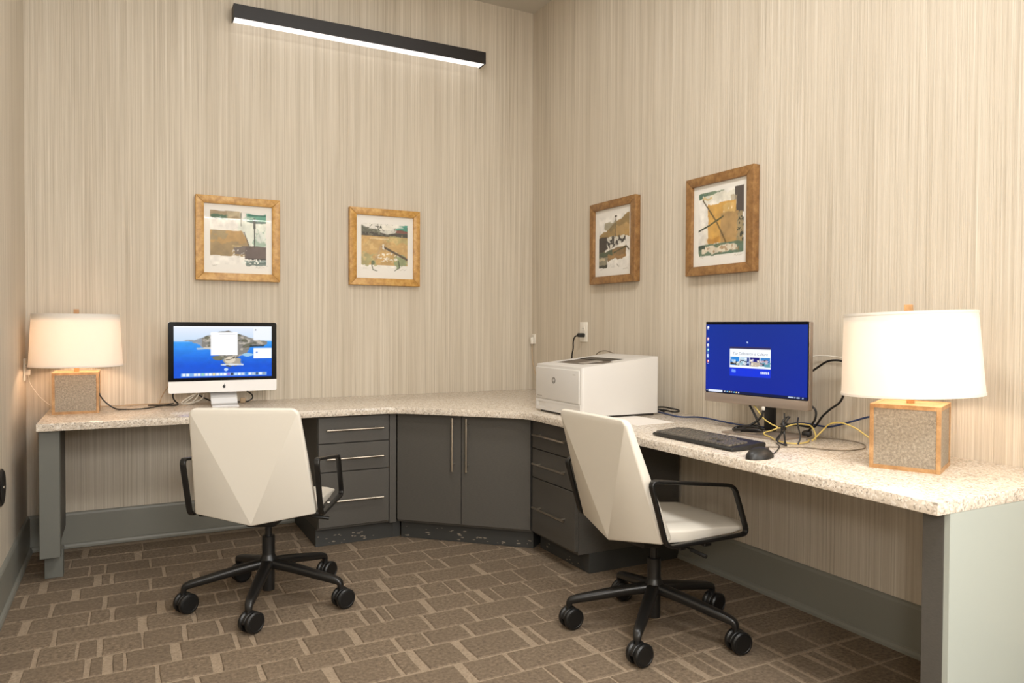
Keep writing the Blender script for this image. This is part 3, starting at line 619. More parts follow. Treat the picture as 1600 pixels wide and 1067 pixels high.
for i in range(40):
    a = 2 * math.pi * i / 40; x = math.cos(a); z = math.sin(a)
    r = 1.0 - .16 * math.exp(-((a - math.pi / 2) / .33) ** 2) - .10 * math.exp(-((a - 3 * math.pi / 2) / .25) ** 2) - .30 * math.exp(-(min(a, 2 * math.pi - a) / .34) ** 2) - .05 * (z < -.3)
    ap.append((x * r * .0085 * 1.0, z0 + .030 + z * r * .0090))
leaf = [(.0004 + .0026 * math.cos(R(a)) * .55 + .0018 * math.sin(R(a)), z0 + .0425 + .0036 * math.sin(R(a))) for a in range(0, 360, 30)]
seglogo(IM, 'logo', M_black, [ap, leaf], yf - .0021)
b = bmesh.new()                                                      # stand: bent aluminium plate
side = [(-.012, .10), (.0, .10)] ; path = cr_path([(0, .035, .12), (0, .005, .075), (0, -.035, .022), (0, -.055, .006), (0, -.11, .004)], 6)
sweep(b, path, [(-.069, -.0035), (.069, -.0035), (.069, .0035), (-.069, .0035)], False, (0, 0.3, 1)); obj('stand', b, M_silver, IM)

# ---------------------------------------------------------------- monitor on the near run
MO = thing('monitor', 'taupe-framed monitor showing a solid blue desktop, behind the black keyboard', 'monitor', (-.208, -2.36, ZT), R(-82))
mw, mz0, mz1 = .262, .118, .4765
b = bmesh.new(); box(b, (-mw, .002, mz0), (mw, .030, mz1), .006, 3); box(b, (-.14, .028, .17), (.14, .048, .40), .012, 2); obj('housing', b, M_taupe, MO)
b = bmesh.new(); box(b, (-mw, -.006, mz0), (mw, .004, mz0 + .041), .004, 2); obj('chin', b, M_taupe, MO)
b = bmesh.new(); box(b, (-mw + .001, -.003, mz0 + .041), (mw - .001, .003, mz1), .002, 1); obj('screen_border', b, M_glassblack, MO)
k = Ink(200, 124, (0, 40, 148)); k.a = ev((0, 42, 140), (0, 34, 150), k.t); k.a += ((k.u - .5) ** 2)[..., None] * np.array((0, 8, 24))
k.fill(k.rect(0, 1, .962, 1.01, 0, .004), (4, 16, 52), .9); k.fill(k.rect(.03, .185, .966, 1.0, 0, .003), (224, 232, 250)); k.fill(k.rect(.01, .02, .975, .99, 0, .003), (230, 236, 250))
for i in range(7): x = .205 + i * .024; k.fill(k.rect(x, x + (.014 if i % 3 else .009), .974, .990, 0, .003), ((236, 240, 250), (120, 190, 240), (240, 220, 150))[i % 3])
for x, w_ in ((.83, .05), (.885, .012), (.905, .03), (.955, .014)): k.fill(k.rect(x, x + w_, .972, .990, 0, .003), (206, 220, 248), .9)
ic = [(.05, (236, 240, 246), (220, 226, 236)), (.22, (240, 170, 160), (246, 246, 250)), (.31, (246, 246, 250), (200, 206, 220)), (.385, (110, 196, 190), (230, 240, 250)), (.465, (220, 230, 250), (150, 190, 236)), (.55, (230, 90, 80), (250, 250, 250))]
for tt_, c1, c2 in ic:
    k.fill(k.blot((.022, tt_), .011, .022, .3), c1); k.fill(k.blot((.026, tt_ - .004), .006, .012, .3), c2); k.fill(k.rect(.012, .034, tt_ + .03, tt_ + .038, 0, .003), (190, 206, 236), .8)
# the window in the middle: white card with four pictures above a blue strip
u0, u1 = .26, .665; k.fill(k.rect(u0, u1, .325, .352, 0, .003), (52, 44, 84)); k.fill(k.rect(u0, u1, .352, .625, 0, .003), (242, 246, 252)); k.fill(k.rect(u0, u1, .625, .745, 0, .003), (8, 50, 216))
pw = (u1 - u0) / 4
for i in range(4):
    a = u0 + i * pw + .004; c = a + pw - .008; k.fill(k.rect(a, c, .47, .59, 0, .003), ((40, 132, 214), (190, 214, 230), (16, 20, 120), (60, 130, 200))[i])
    k.fill(k.rect(a, c, .535, .59, .04, .004, 20), ((50, 46, 44), (150, 190, 206), (190, 176, 160), (90, 150, 170))[i]); k.fill(k.speck(.5, 40) * k.rect(a, c, .50, .585, 0, .003), ((196, 206, 200), (60, 70, 90), (236, 226, 206), (30, 50, 70))[i]); k.fill(k.speck(.54, 34) * k.rect(a, c, .48, .58, 0, .003), ((230, 236, 240), (240, 246, 250), (240, 230, 240), (226, 190, 200))[i], .8)
k.fill(k.rect(u0 + pw * 1.72, u0 + pw * 1.95, .47, .59, .0, .003), (40, 60, 130)); k.fill(k.speck(.53, 50) * k.rect(u0 + pw * 1.72, u0 + pw * 1.95, .47, .59), (170, 190, 230))
k.fill(k.rect(u0 + .02, u0 + .06, .650, .690, .01, .003, 40), (120, 160, 250), .9)
x = u1 - .095
for i, ww in enumerate((.010, .012, .009, .013, .010, .012)): k.fill(k.rect(x, x + ww, .665, .695, .012, .003, 50), (236, 242, 254)); x += ww + .003
k.fill(k.stroke((.435, .255), (.44, .265), .006, 0), (230, 240, 255))
sw, sh = .516, .304
k.mesh('screen', sw, sh, M_screen, MO, (-sw / 2, -.0036, mz0 + .044))
tc = bpy.data.curves.new('t', 'FONT'); tc.body = 'The Difference is Culture'; tc.size = .0175; tc.shear = .25; tc.align_x = 'CENTER'; to = bpy.data.objects.new('t', tc)
me = bpy.data.meshes.new_from_object(to); me.name = 'screen_text'; bpy.data.objects.remove(to)
me.transform(Matrix.Translation((-sw / 2 + sw * (u0 + u1) / 2, -.0040, mz0 + .044 + sh * (1 - .44))) @ Matrix.Rotation(R(90), 4, 'X')); me.materials.append(emis('text_ink', (150, 152, 158), 1)); o = bpy.data.objects.new('screen_text', me); C.objects.link(o); o.parent = MO
b = bmesh.new(); box(b, (-.002, .075, .006), (.05, .092, .22), .004, 2); box(b, (-.05, .04, .19), (.05, .092, .25), .006, 2); obj('stand_post', b, M_black, MO)
b = bmesh.new(); box(b, (-.085, -.105, 0), (.205, .105, .008), .003, 2); obj('stand_base', b, M_taupe, MO)

# ---------------------------------------------------------------- keyboard and mouse
KB = thing('keyboard', 'black full-size keyboard lying on the worktop before the monitor', 'keyboard', (-.558, -2.457, ZT), R(-90))
b = bmesh.new(); prism(b, [(-.082, .003), (-.085, .010), (-.078, .0155), (.080, .026), (.086, .018), (.082, .003)], -.2305, .2305, .002, 2, Matrix.Rotation(R(90), 4, 'Z') @ Matrix.Rotation(R(90), 4, 'X')); obj('case', b, M_blackpl, KB)
b = bmesh.new(); kr = random.Random(2)
rowsk = [(-.064, [1.25, 1.25, 1.25, 6.25, 1.25, 1.25, 1.25, 1.25]), (-.045, [2.25] + [1] * 10 + [2.75]), (-.026, [1.75] + [1] * 11 + [2.25]), (-.007, [1.5] + [1] * 12 + [1.5]), (.012, [1] * 13 + [2]), (.036, [1, -.9, 1, 1, 1, 1, -.5, 1, 1, 1, 1, -.5, 1, 1, 1, 1])]
pit = .0189
def key(x0, x1, y):
    z = .0155 + (y + .078) * (.0105 / .158); tq = bmesh.new(); g = .0018; d = .0015
    lo = [(x0 + g, y - .0085, z - .001), (x1 - g, y - .0085, z - .001), (x1 - g, y + .0085, z), (x0 + g, y + .0085, z)]
    hi = [(x0 + g + d, y - .0065, z + .006), (x1 - g - d, y - .0065, z + .006), (x1 - g - d, y + .0070, z + .0072), (x0 + g + d, y + .0070, z + .0072)]
    a = [tq.verts.new(p) for p in lo]; c = [tq.verts.new(p) for p in hi]
    for i in range(4): tq.faces.new((a[i], a[(i + 1) % 4], c[(i + 1) % 4], c[i]))
    tq.faces.new(c); merge(b, tq)
for y, ws in rowsk:
    x = -.222
    for q in ws:
        if q > 0: key(x, x + q * pit, y)
        x += abs(q) * pit
    x0 = -.222 + 15.3 * pit
    if y not in (-.026, -.045):
        for q in range(3): key(x0 + q * pit, x0 + (q + 1) * pit, y)
    elif y == -.045: key(x0 + pit, x0 + 2 * pit, y)
    x1 = x0 + 3.3 * pit
    if y < .03:
        for q in range(4): key(x1 + q * pit, x1 + (q + 1) * pit, y)
o = obj('keys', b, mat('key_grey', (92, 87, 80), .34), KB, False); o['kind'] = 'stuff'
MS = thing('mouse', 'black computer mouse on the worktop beside the keyboard', 'mouse', (-.640, -2.822, ZT), R(-84))
b = bmesh.new(); bmesh.ops.create_uvsphere(b, u_segments=28, v_segments=18, radius=1)
for v in b.verts:
    x, y, z = v.co; taper = 1 - .18 * max(0, y); v.co = Vector((x * .036 * taper, y * .064, .003 + max(z, -.02) * (.037 if y < 0 else .037 * (1 - .3 * y * y))))
obj('shell', b, M_blackpl, MS)
b = bmesh.new(); bmesh.ops.create_uvsphere(b, u_segments=14, v_segments=10, radius=1)
for v in b.verts: v.co = Vector((v.co.x * .0035, 0.038 + v.co.y * .009, .031 + v.co.z * .005))
obj('scroll_wheel', b, M_dark, MS)

# ---------------------------------------------------------------- printer
PR = thing('printer', 'white laser printer standing on the worktop near the corner', 'printer', (-.394, -1.4285, ZT), R(-90))
pw, pd, pf, pb = .2295, .235, .252, .3015
def ztop(y): return pf + (pb - pf) * (y + pd) / (2 * pd)
b = bmesh.new()
def slab(x0, x1, y0, y1, zlo=.02, bv=.0):
    t = bmesh.new(); vs = [(x0, y0, zlo), (x1, y0, zlo), (x1, y1, zlo), (x0, y1, zlo), (x0, y0, ztop(y0)), (x1, y0, ztop(y0)), (x1, y1, ztop(y1)), (x0, y1, ztop(y1))]
    v = [t.verts.new(p) for p in vs]
    for f in ((3, 2, 1, 0), (4, 5, 6, 7), (0, 1, 5, 4), (1, 2, 6, 5), (2, 3, 7, 6), (3, 0, 4, 7)): t.faces.new([v[i] for i in f])
    bmesh.ops.recalc_face_normals(t, faces=t.faces)
    if bv: bevel(t, bv, 3)
    merge(b, t)
# body: ring of the top around the output pocket, vertical corners rounded
t = bmesh.new(); ro = rrect(pw, pd, .016, 4); lo = [t.verts.new((x, y, .012)) for x, y in ro]; hi = [t.verts.new((x, y, ztop(y))) for x, y in ro]; n = len(ro)
for i in range(n): t.faces.new((lo[i], lo[(i + 1) % n], hi[(i + 1) % n], hi[i]))
pk = [(.175, -.155), (.115, -.155), (-.155, -.155), (-.185, -.145), (-.185, .02), (-.13, .075), (.13, .075), (.155, .02), (.175, -.04)][::-1]
pk = [(-.185, -.15), (.10, -.15), (.125, -.12), (.19, -.085), (.19, -.02), (.13, .0), (.13, .085), (-.185, .085)]
hin = [t.verts.new((x, y, ztop(y))) for x, y in pk]; pfl = [t.verts.new((x, y, ztop(y) - .004 - max(0, y - .02) * .25)) for x, y in pk]; m_ = len(pk)
for i in range(m_): t.faces.new((hin[i], hin[(i + 1) % m_], pfl[(i + 1) % m_], pfl[i]))
t.edges.ensure_lookup_table()
eo = [t.edges.get((hi[i], hi[(i + 1) % n])) for i in range(n)] + [t.edges.get((hin[i], hin[(i + 1) % m_])) for i in range(m_)]
bmesh.ops.triangle_fill(t, edges=eo, use_beauty=True); t.faces.new(lo[::-1]); bmesh.ops.recalc_face_normals(t, faces=t.faces)
bevel(t, .005, 2, [t.edges.get((hi[i], hi[(i + 1) % n])) for i in range(n)])
merge(b, t); obj('body', b, M_printer, PR, angle=40)
b = bmesh.new(); prism(b, [(x * .985, y * .985 - .0005) for x, y in pk], 0, .001); 
for v in b.verts: v.co.z += ztop(v.co.y) - .0028 - max(0, v.co.y - .02) * .02
obj('output_tray', b, mat('tray_brown', (92, 82, 73), .45), PR, False)
b = bmesh.new(); prism(b, [(-.18, .012), (.125, .008), (.128, .082), (-.18, .082)], 0, .001)  # flush black plate painting the deep shade at the back of the tray
for v in b.verts: v.co.z += ztop(v.co.y) - .0012
obj('slot_shade', b, M_black, PR, False)
b = bmesh.new(); box(b, (.02, -.13, 0), (.09, -.02, .003), .001, 1)
for v in b.verts: v.co.z += ztop(v.co.y) - .0015
obj('paper_stop', b, M_seamline, PR)
b = bmesh.new(); box(b, (-pw + .006, -pd - .0045, .072), (pw - .020, -pd + .004, pf - .014), .004, 3); obj('front_door', b, M_printer, PR)
b = bmesh.new(); x0, x1 = -pw + .004, pw - .010                        # paper tray with a scooped grip
box(b, (x0, -pd - .003, .012), (x1, -pd + .003, .030), .001, 1); box(b, (x0, -pd - .003, .056), (x1, -pd + .003, .069), .001, 1); box(b, (x0, -pd - .003, .030), (-.20, -pd + .003, .056)); box(b, (-.12, -pd - .003, .030), (x1, -pd + .003, .056)); box(b, (-.20, -pd + .001, .030), (-.12, -pd + .003, .056)); obj('paper_tray', b, M_printer, PR, False)
b = bmesh.new(); box(b, (-pw + .02, -pd + .02, 0), (pw - .02, pd - .02, .012)); obj('foot', b, M_dark, PR, False)
zc = .175; xc = -.032
ring = bmesh.new()
ra = [(xc + .0165 * math.cos(2 * math.pi * i / 32), zc + .0165 * math.sin(2 * math.pi * i / 32)) for i in range(32)]
prism(ring, ra, 0, .001, M=Matrix.Translation((0, -pd - .0045, 0)) @ Matrix.Rotation(R(90), 4, 'X')); lg = obj('logo', ring, mat('logo_grey', (106, 100, 92), .5), PR, False)
b = bmesh.new()
def par(x0, x1, a, c, sl=.3): return [(xc + x0 + a * sl, zc + a), (xc + x1 + a * sl, zc + a), (xc + x1 + c * sl, zc + c), (xc + x0 + c * sl, zc + c)]
for q in (par(-.0085, -.0055, -.007, .013), par(-.0030, .0000, -.007, .0035), par(-.0085, -.0015, .0035, .0062), par(.0022, .0052, -.013, .0062), par(.0022, .0092, .0035, .0062), par(.0070, .0100, -.007, .0062), par(.0022, .0092, -.007, -.0043)): prism(b, q, 0, .0008, M=Matrix.Translation((0, -pd - .0055, 0)) @ Matrix.Rotation(R(90), 4, 'X'))
obj('letters', b, M_printer, lg, False)
b = bmesh.new()
for i in range(9): box(b, (-.205 + i * .006, -pd - .0052, .084), (-.2015 + i * .006, -pd - .004, .089))
box(b, (.155, -pd - .0052, .213), (.178, -pd - .004, .215)); obj('model_lettering', b, M_seamline, PR, False)['kind'] = 'stuff'
b = bmesh.new(); box(b, (-.115, -.148, 0), (.115, .15, .0012)); bmesh.ops.rotate(b, cent=(0, 0, 0), matrix=Matrix.Rotation(R(4), 3, 'Z'), verts=b.verts)
o = obj('paper_sheet', b, M_paper, None, False); tag(o, 'sheet of white paper on the worktop beside the printer', 'paper'); o.location = (-.405, -1.79, ZT)

# ---------------------------------------------------------------- outlets, plugs
def outlet(label, loc, rz, w=.075, h=.118):
    t = thing('wall_outlet', label, 'outlet', loc, rz)
    b = bmesh.new(); box(b, (-w / 2, -.006, -h / 2), (w / 2, 0, h / 2), .0025, 2); obj('cover_plate', b, M_white, t)
    for s in (-1, 1):
        b = bmesh.new(); prism(b, rrect(.017, .0145, .008, 4), 0, .003, M=Matrix.Translation((0, -.005, s * .0195 * h / .118)) @ Matrix.Rotation(R(90), 4, 'X')); so = obj('socket', b, M_white, t)
        b = bmesh.new()
        for x in (-.006, .006): box(b, (x - .001, -.0086, s * .0195 - .001), (x + .001, -.0078, s * .0195 + .006))
        box(b, (-.002, -.0086, s * .0195 - .009), (.002, -.0078, s * .0195 - .006)); obj('slots', b, M_dark, so, False)['kind'] = 'stuff'
    return t
outlet('white double outlet on the wall behind the printer', (0, -.693, 1.178), R(-90), .088, .126)
outlet('small white outlet tucked into the wall corner beyond the printer', (0, -.036, 1.122), R(-90), .045, .07)
outlet('white outlet low in the corner behind the lamp beside the plain side wall', (-W, -.075, .975), R(90))
t = thing('wall_plate', 'round black plate low on the plain side wall', 'wall plate', (-W, -.93, .525), R(90))
b = bmesh.new(); lathe(b, [(.078, 0), (.078, .006), (.070, .012), (.02, .013)], 40, Matrix.Rotation(R(90), 4, 'X')); obj('disc', b, M_black, t)
b = bmesh.new(); lathe(b, [(.006, .0125), (.006, .016), (.003, .017)], 14, Matrix.Rotation(R(90), 4, 'X')); obj('centre_screw', b, M_steel, t)

# ---------------------------------------------------------------- cords and cables
def cord(name, label, pts, r, m, k=8, extra=None, closed=False, cat='cable'):
    b = bmesh.new()
    for P in (pts if isinstance(pts[0][0], (tuple, list)) else [pts]): tube(b, P, r, k, 8, closed)
    o = obj(name, b, m); tag(o, label, cat)
    if extra: extra(o)
    return o
def plug(size, c, m=M_blackpl, rz=0):
    def f(parent):
        b = bmesh.new(); box(b, (-size[0] / 2, -size[1] / 2, -size[2] / 2), (size[0] / 2, size[1] / 2, size[2] / 2), min(size) * .25, 2)
        bmesh.ops.transform(b, matrix=Matrix.Translation(c) @ Matrix.Rotation(rz, 4, 'Z'), verts=b.verts); obj('plug', b, m, parent)
    return f
zc_ = ZT + .0052
cord('power_cord', 'black power cord hanging from the outlet down behind the printer', [(-.05, -.70, 1.157), (-.058, -.675, 1.146), (-.052, -.648, 1.115), (-.045, -.636, 1.07), (-.042, -.617, 1.02), (-.042, -.62, .9), (-.06, -.66, .80), (-.08, -.76, zc_), (-.08, -1.1, zc_)], .0045, M_black, extra=plug((.045, .03, .026), (-.029, -.703, 1.158)))
cord('phone_cord', 'thin tan cord dropping from the corner outlet behind the printer', [(-.012, -.03, 1.11), (-.014, -.028, 1.06), (-.012, -.03, .99), (-.014, -.055, .93), (-.018, -.09, .88), (-.03, -.16, .80), (-.05, -.30, zc_), (-.06, -.5, zc_)], .0028, M_tan, extra=plug((.018, .022, .05), (-.016, -.028, 1.11), M_white))
cord('cable', 'brown cable arching just above the rear of the printer', [(-.10, -.90, .98), (-.11, -1.00, 1.045), (-.12, -1.05, 1.064), (-.12, -1.10, 1.072), (-.12, -1.15, 1.068), (-.125, -1.21, 1.055), (-.13, -1.26, 1.02), (-.13, -1.30, .95), (-.145, -1.32, .85)], .003, M_greyc)
cord('cable', 'blue network cable running along the worktop from printer to monitor', [(-.10, -1.56, zc_), (-.115, -1.64, zc_), (-.14, -1.80, zc_), (-.07, -1.85, zc_), (-.06, -1.925, zc_), (-.08, -2.04, zc_), (-.088, -2.13, zc_), (-.082, -2.21, zc_), (-.05, -2.33, zc_ + .006), (-.035, -2.43, .80), (-.03, -2.505, .806), (-.03, -2.60, .806), (-.03, -2.69, .833), (-.03, -2.79, .868), (-.03, -2.86, .88), (-.03, -2.95, .84)], .0038, M_blue)
cord('cable', 'short black cable looped on the worktop behind the printer', [[(-.135, -1.50, zc_), (-.10, -1.545, .775), (-.061, -1.585, .772), (-.060, -1.651, .770), (-.03, -1.66, .772), (-.02, -1.635, .778), (-.045, -1.60, .784), (-.05, -1.55, .785), (-.09, -1.51, .780), (-.14, -1.47, .772)], [(-.14, -1.46, .79), (-.10, -1.49, .80), (-.08, -1.53, .78), (-.07, -1.59, zc_)]], .0042, M_black)
cord('monitor_cable', 'black cable arching from the monitor back towards the lamp shade', [(-.13, -2.50, .985), (-.09, -2.525, 1.01), (-.06, -2.567, 1.049), (-.06, -2.613, 1.075), (-.058, -2.658, 1.082), (-.055, -2.70, 1.076), (-.04, -2.73, 1.067), (-.025, -2.76, 1.05)], .0045, M_black, extra=plug((.012, .034, .014), (-.053, -2.70, 1.076), M_blackpl, R(12)))
cord('monitor_cable', 'black cable curving down from behind the lamp shade to the worktop', [(-.02, -2.74, 1.05), (-.05, -2.703, 1.006), (-.05, -2.689, .953), (-.05, -2.668, .913), (-.05, -2.623, .881), (-.05, -2.585, .848), (-.05, -2.560, .815), (-.045, -2.54, .80), (-.04, -2.50, .795), (-.07, -2.46, .80), (-.12, -2.43, .802)], .0045, M_black)
cord('monitor_cable', 'black cable bowing down from the monitor edge nearest the lamp', [(-.14, -2.57, .925), (-.115, -2.571, .901), (-.1, -2.592, .877), (-.1, -2.593, .845), (-.1, -2.578, .818), (-.09, -2.555, .79), (-.08, -2.53, .775)], .0045, M_black, extra=plug((.05, .034, .024), (-.082, -2.535, .773), M_blackpl, R(30)))
cord('thin_cable', 'thin pale cable running along the wall behind the monitor to the lamp', [(-.06, -2.40, 1.06), (-.02, -2.50, 1.090), (-.02, -2.58, 1.096), (-.02, -2.681, 1.088), (-.02, -2.80, 1.06)], .002, M_white)
cord('cable', 'yellow network cable tangled below the monitor', [[(-.20, -2.345, .885), (-.2, -2.375, .860), (-.2, -2.408, .83), (-.21, -2.46, .812), (-.22, -2.505, .803), (-.235, -2.49, .79), (-.245, -2.46, .778), (-.262, -2.478, .772), (-.285, -2.53, .771), (-.325, -2.61, .768), (-.305, -2.672, .766), (-.235, -2.668, .766), (-.18, -2.632, .766)], [(-.215, -2.50, .80), (-.18, -2.50, .80), (-.16, -2.547, .818), (-.14, -2.60, .818), (-.15, -2.635, .79), (-.16, -2.645, .766)]], .003, M_yellow)
cord('cable', 'yellow cable arching over the worktop to the lamp base', [(-.19, -2.655, .766), (-.15, -2.648, .785), (-.125, -2.655, .808), (-.12, -2.68, .832), (-.12, -2.733, .843), (-.12, -2.796, .83), (-.12, -2.837, .811), (-.12, -2.87, .794), (-.12, -2.92, .768), (-.13, -2.98, .766)], .003, M_yellow)
hx = -.335
cord('cable', 'bundled hank of black cable tied in front of the monitor post', [[(hx + .03, -2.640, .868), (hx + .006, -2.633, .850), (hx, -2.637, .825), (hx - .006, -2.633, .795), (hx - .02, -2.633, .772), (hx - .03, -2.660, .768), (hx - .035, -2.690, .766), (hx - .02, -2.670, .776), (hx, -2.647, .800), (hx + .004, -2.645, .83), (hx + .012, -2.651, .855), (hx + .03, -2.647, .866)], [(hx + .05, -2.600, .875), (hx + .03, -2.620, .850), (hx + .01, -2.638, .818), (hx - .01, -2.660, .778), (hx - .02, -2.665, .766)], [(hx + .06, -2.660, .862), (hx + .03, -2.685, .842), (hx + .02, -2.707, .800), (hx, -2.715, .772)], [(hx + .02, -2.641, .866), (hx + .014, -2.629, .845), (hx + .008, -2.641, .815), (hx - .004, -2.623, .790), (hx - .012, -2.617, .772)]], .0032, M_black, extra=plug((.016, .018, .014), (hx + .004, -2.639, .822), M_black))
cord('cable', 'black cables coiled on the monitor foot', [[(-.2, -2.33, .875), (-.205, -2.355, .852), (-.215, -2.385, .825), (-.225, -2.41, .80)], [(-.215, -2.423, .868), (-.225, -2.423, .84), (-.24, -2.40, .812), (-.27, -2.37, .788), (-.28, -2.33, .776), (-.265, -2.30, .774), (-.245, -2.305, .782), (-.24, -2.35, .792), (-.24, -2.41, .80), (-.25, -2.44, .80)], [(-.29, -2.34, .778), (-.285, -2.39, .784), (-.27, -2.44, .788), (-.25, -2.45, .782), (-.25, -2.40, .776), (-.27, -2.35, .774)], [(-.27, -2.36, .79), (-.255, -2.41, .796), (-.235, -2.45, .79)]], .005, M_black, extra=plug((.012, .012, .016), (-.215, -2.423, .872), M_white))
cord('keyboard_cable', 'thin dark keyboard cable trailing over the monitor foot', [(-.475, -2.40, .774), (-.41, -2.39, .767), (-.37, -2.385, .770), (-.34, -2.395, .771), (-.30, -2.40, .772), (-.27, -2.44, .772)], .002, M_greyc)
cord('mouse_cable', 'thin dark cable running from the mouse towards the monitor', [(-.585, -2.818, .772), (-.545, -2.795, .766), (-.483, -2.75, .764), (-.40, -2.685, .764), (-.36, -2.63, .766)], .002, M_black)
cord('cable', 'thin grey cable looped wide on the worktop before the lamp', [(-.16, -2.60, .763), (-.09, -2.585, .763), (-.055, -2.62, .763), (-.035, -2.69, .763), (-.04, -2.75, .763), (-.08, -2.81, .763), (-.15, -2.855, .763), (-.242, -2.86, .763), (-.292, -2.812, .763), (-.34, -2.73, .763), (-.43, -2.68, .763), (-.46, -2.66, .764)], .0022, M_greyc)
# around the computer on the back run
cord('lamp_cord', 'thin white cord from the corner outlet to the lamp beside it', [(-3.03, -.075, .965), (-3.024, -.06, .93), (-3.02, -.05, .90), (-2.985, -.05, .838), (-2.94, -.06, .790), (-2.90, -.09, .764)], .0022, M_white, extra=plug((.022, .02, .03), (-3.026, -.075, .960), M_white))
cord('power_cord', 'black power cord sagging from the lamp to the worktop before the computer', [(-2.70, -.20, .85), (-2.697, -.2, .836), (-2.672, -.2, .80), (-2.63, -.205, .766), (-2.583, -.27, zc_), (-2.493, -.28, zc_), (-2.421, -.178, zc_), (-2.363, -.08, zc_), (-2.34, -.05, zc_)], .0035, M_black)
cord('power_cord', 'black cord lying behind and rising to the silver-chinned computer', [(-2.47, -.10, zc_), (-2.40, -.13, zc_), (-2.335, -.155, zc_), (-2.322, -.145, .772), (-2.338, -.13, .789), (-2.347, -.13, .816), (-2.335, -.12, .85)], .0042, M_black)
cord('cable', 'tan cables lying along the back wall beside the lamp cord', [[(-2.58, -.03, zc_), (-2.50, -.02, zc_), (-2.42, -.03, zc_), (-2.36, -.04, zc_)], [(-2.70, -.05, zc_), (-2.60, -.06, zc_), (-2.52, -.04, zc_)], [(-2.41, -.02, .766), (-2.40, -.02, .80), (-2.366, -.02, .862), (-2.33, -.03, .90)]], .0028, M_tan)
cord('cable', 'white cable coil showing under the silver-chinned computer', [(-2.20, -.10, .83), (-2.245, -.12, .815), (-2.298, -.12, .78), (-2.292, -.12, .767), (-2.249, -.12, .775), (-2.218, -.12, .81), (-2.22, -.115, .825), (-2.249, -.115, .801), (-2.286, -.11, .769), (-2.255, -.10, .765), (-2.199, -.11, .789), (-2.186, -.10, .815)], .0035, M_white)
cord('cable', 'dark cables behind the foot of the silver-chinned computer', [[(-2.225, -.11, .825), (-2.20, -.10, .805), (-2.171, -.10, .788), (-2.12, -.09, .768), (-2.026, -.10, .766), (-1.994, -.12, .766)], [(-1.97, -.13, .767), (-1.95, -.12, .768), (-1.925, -.12, .785), (-1.93, -.12, .808), (-1.955, -.11, .825)]], .004, M_black, extra=plug((.03, .02, .03), (-1.98, -.13, .776), M_tan))

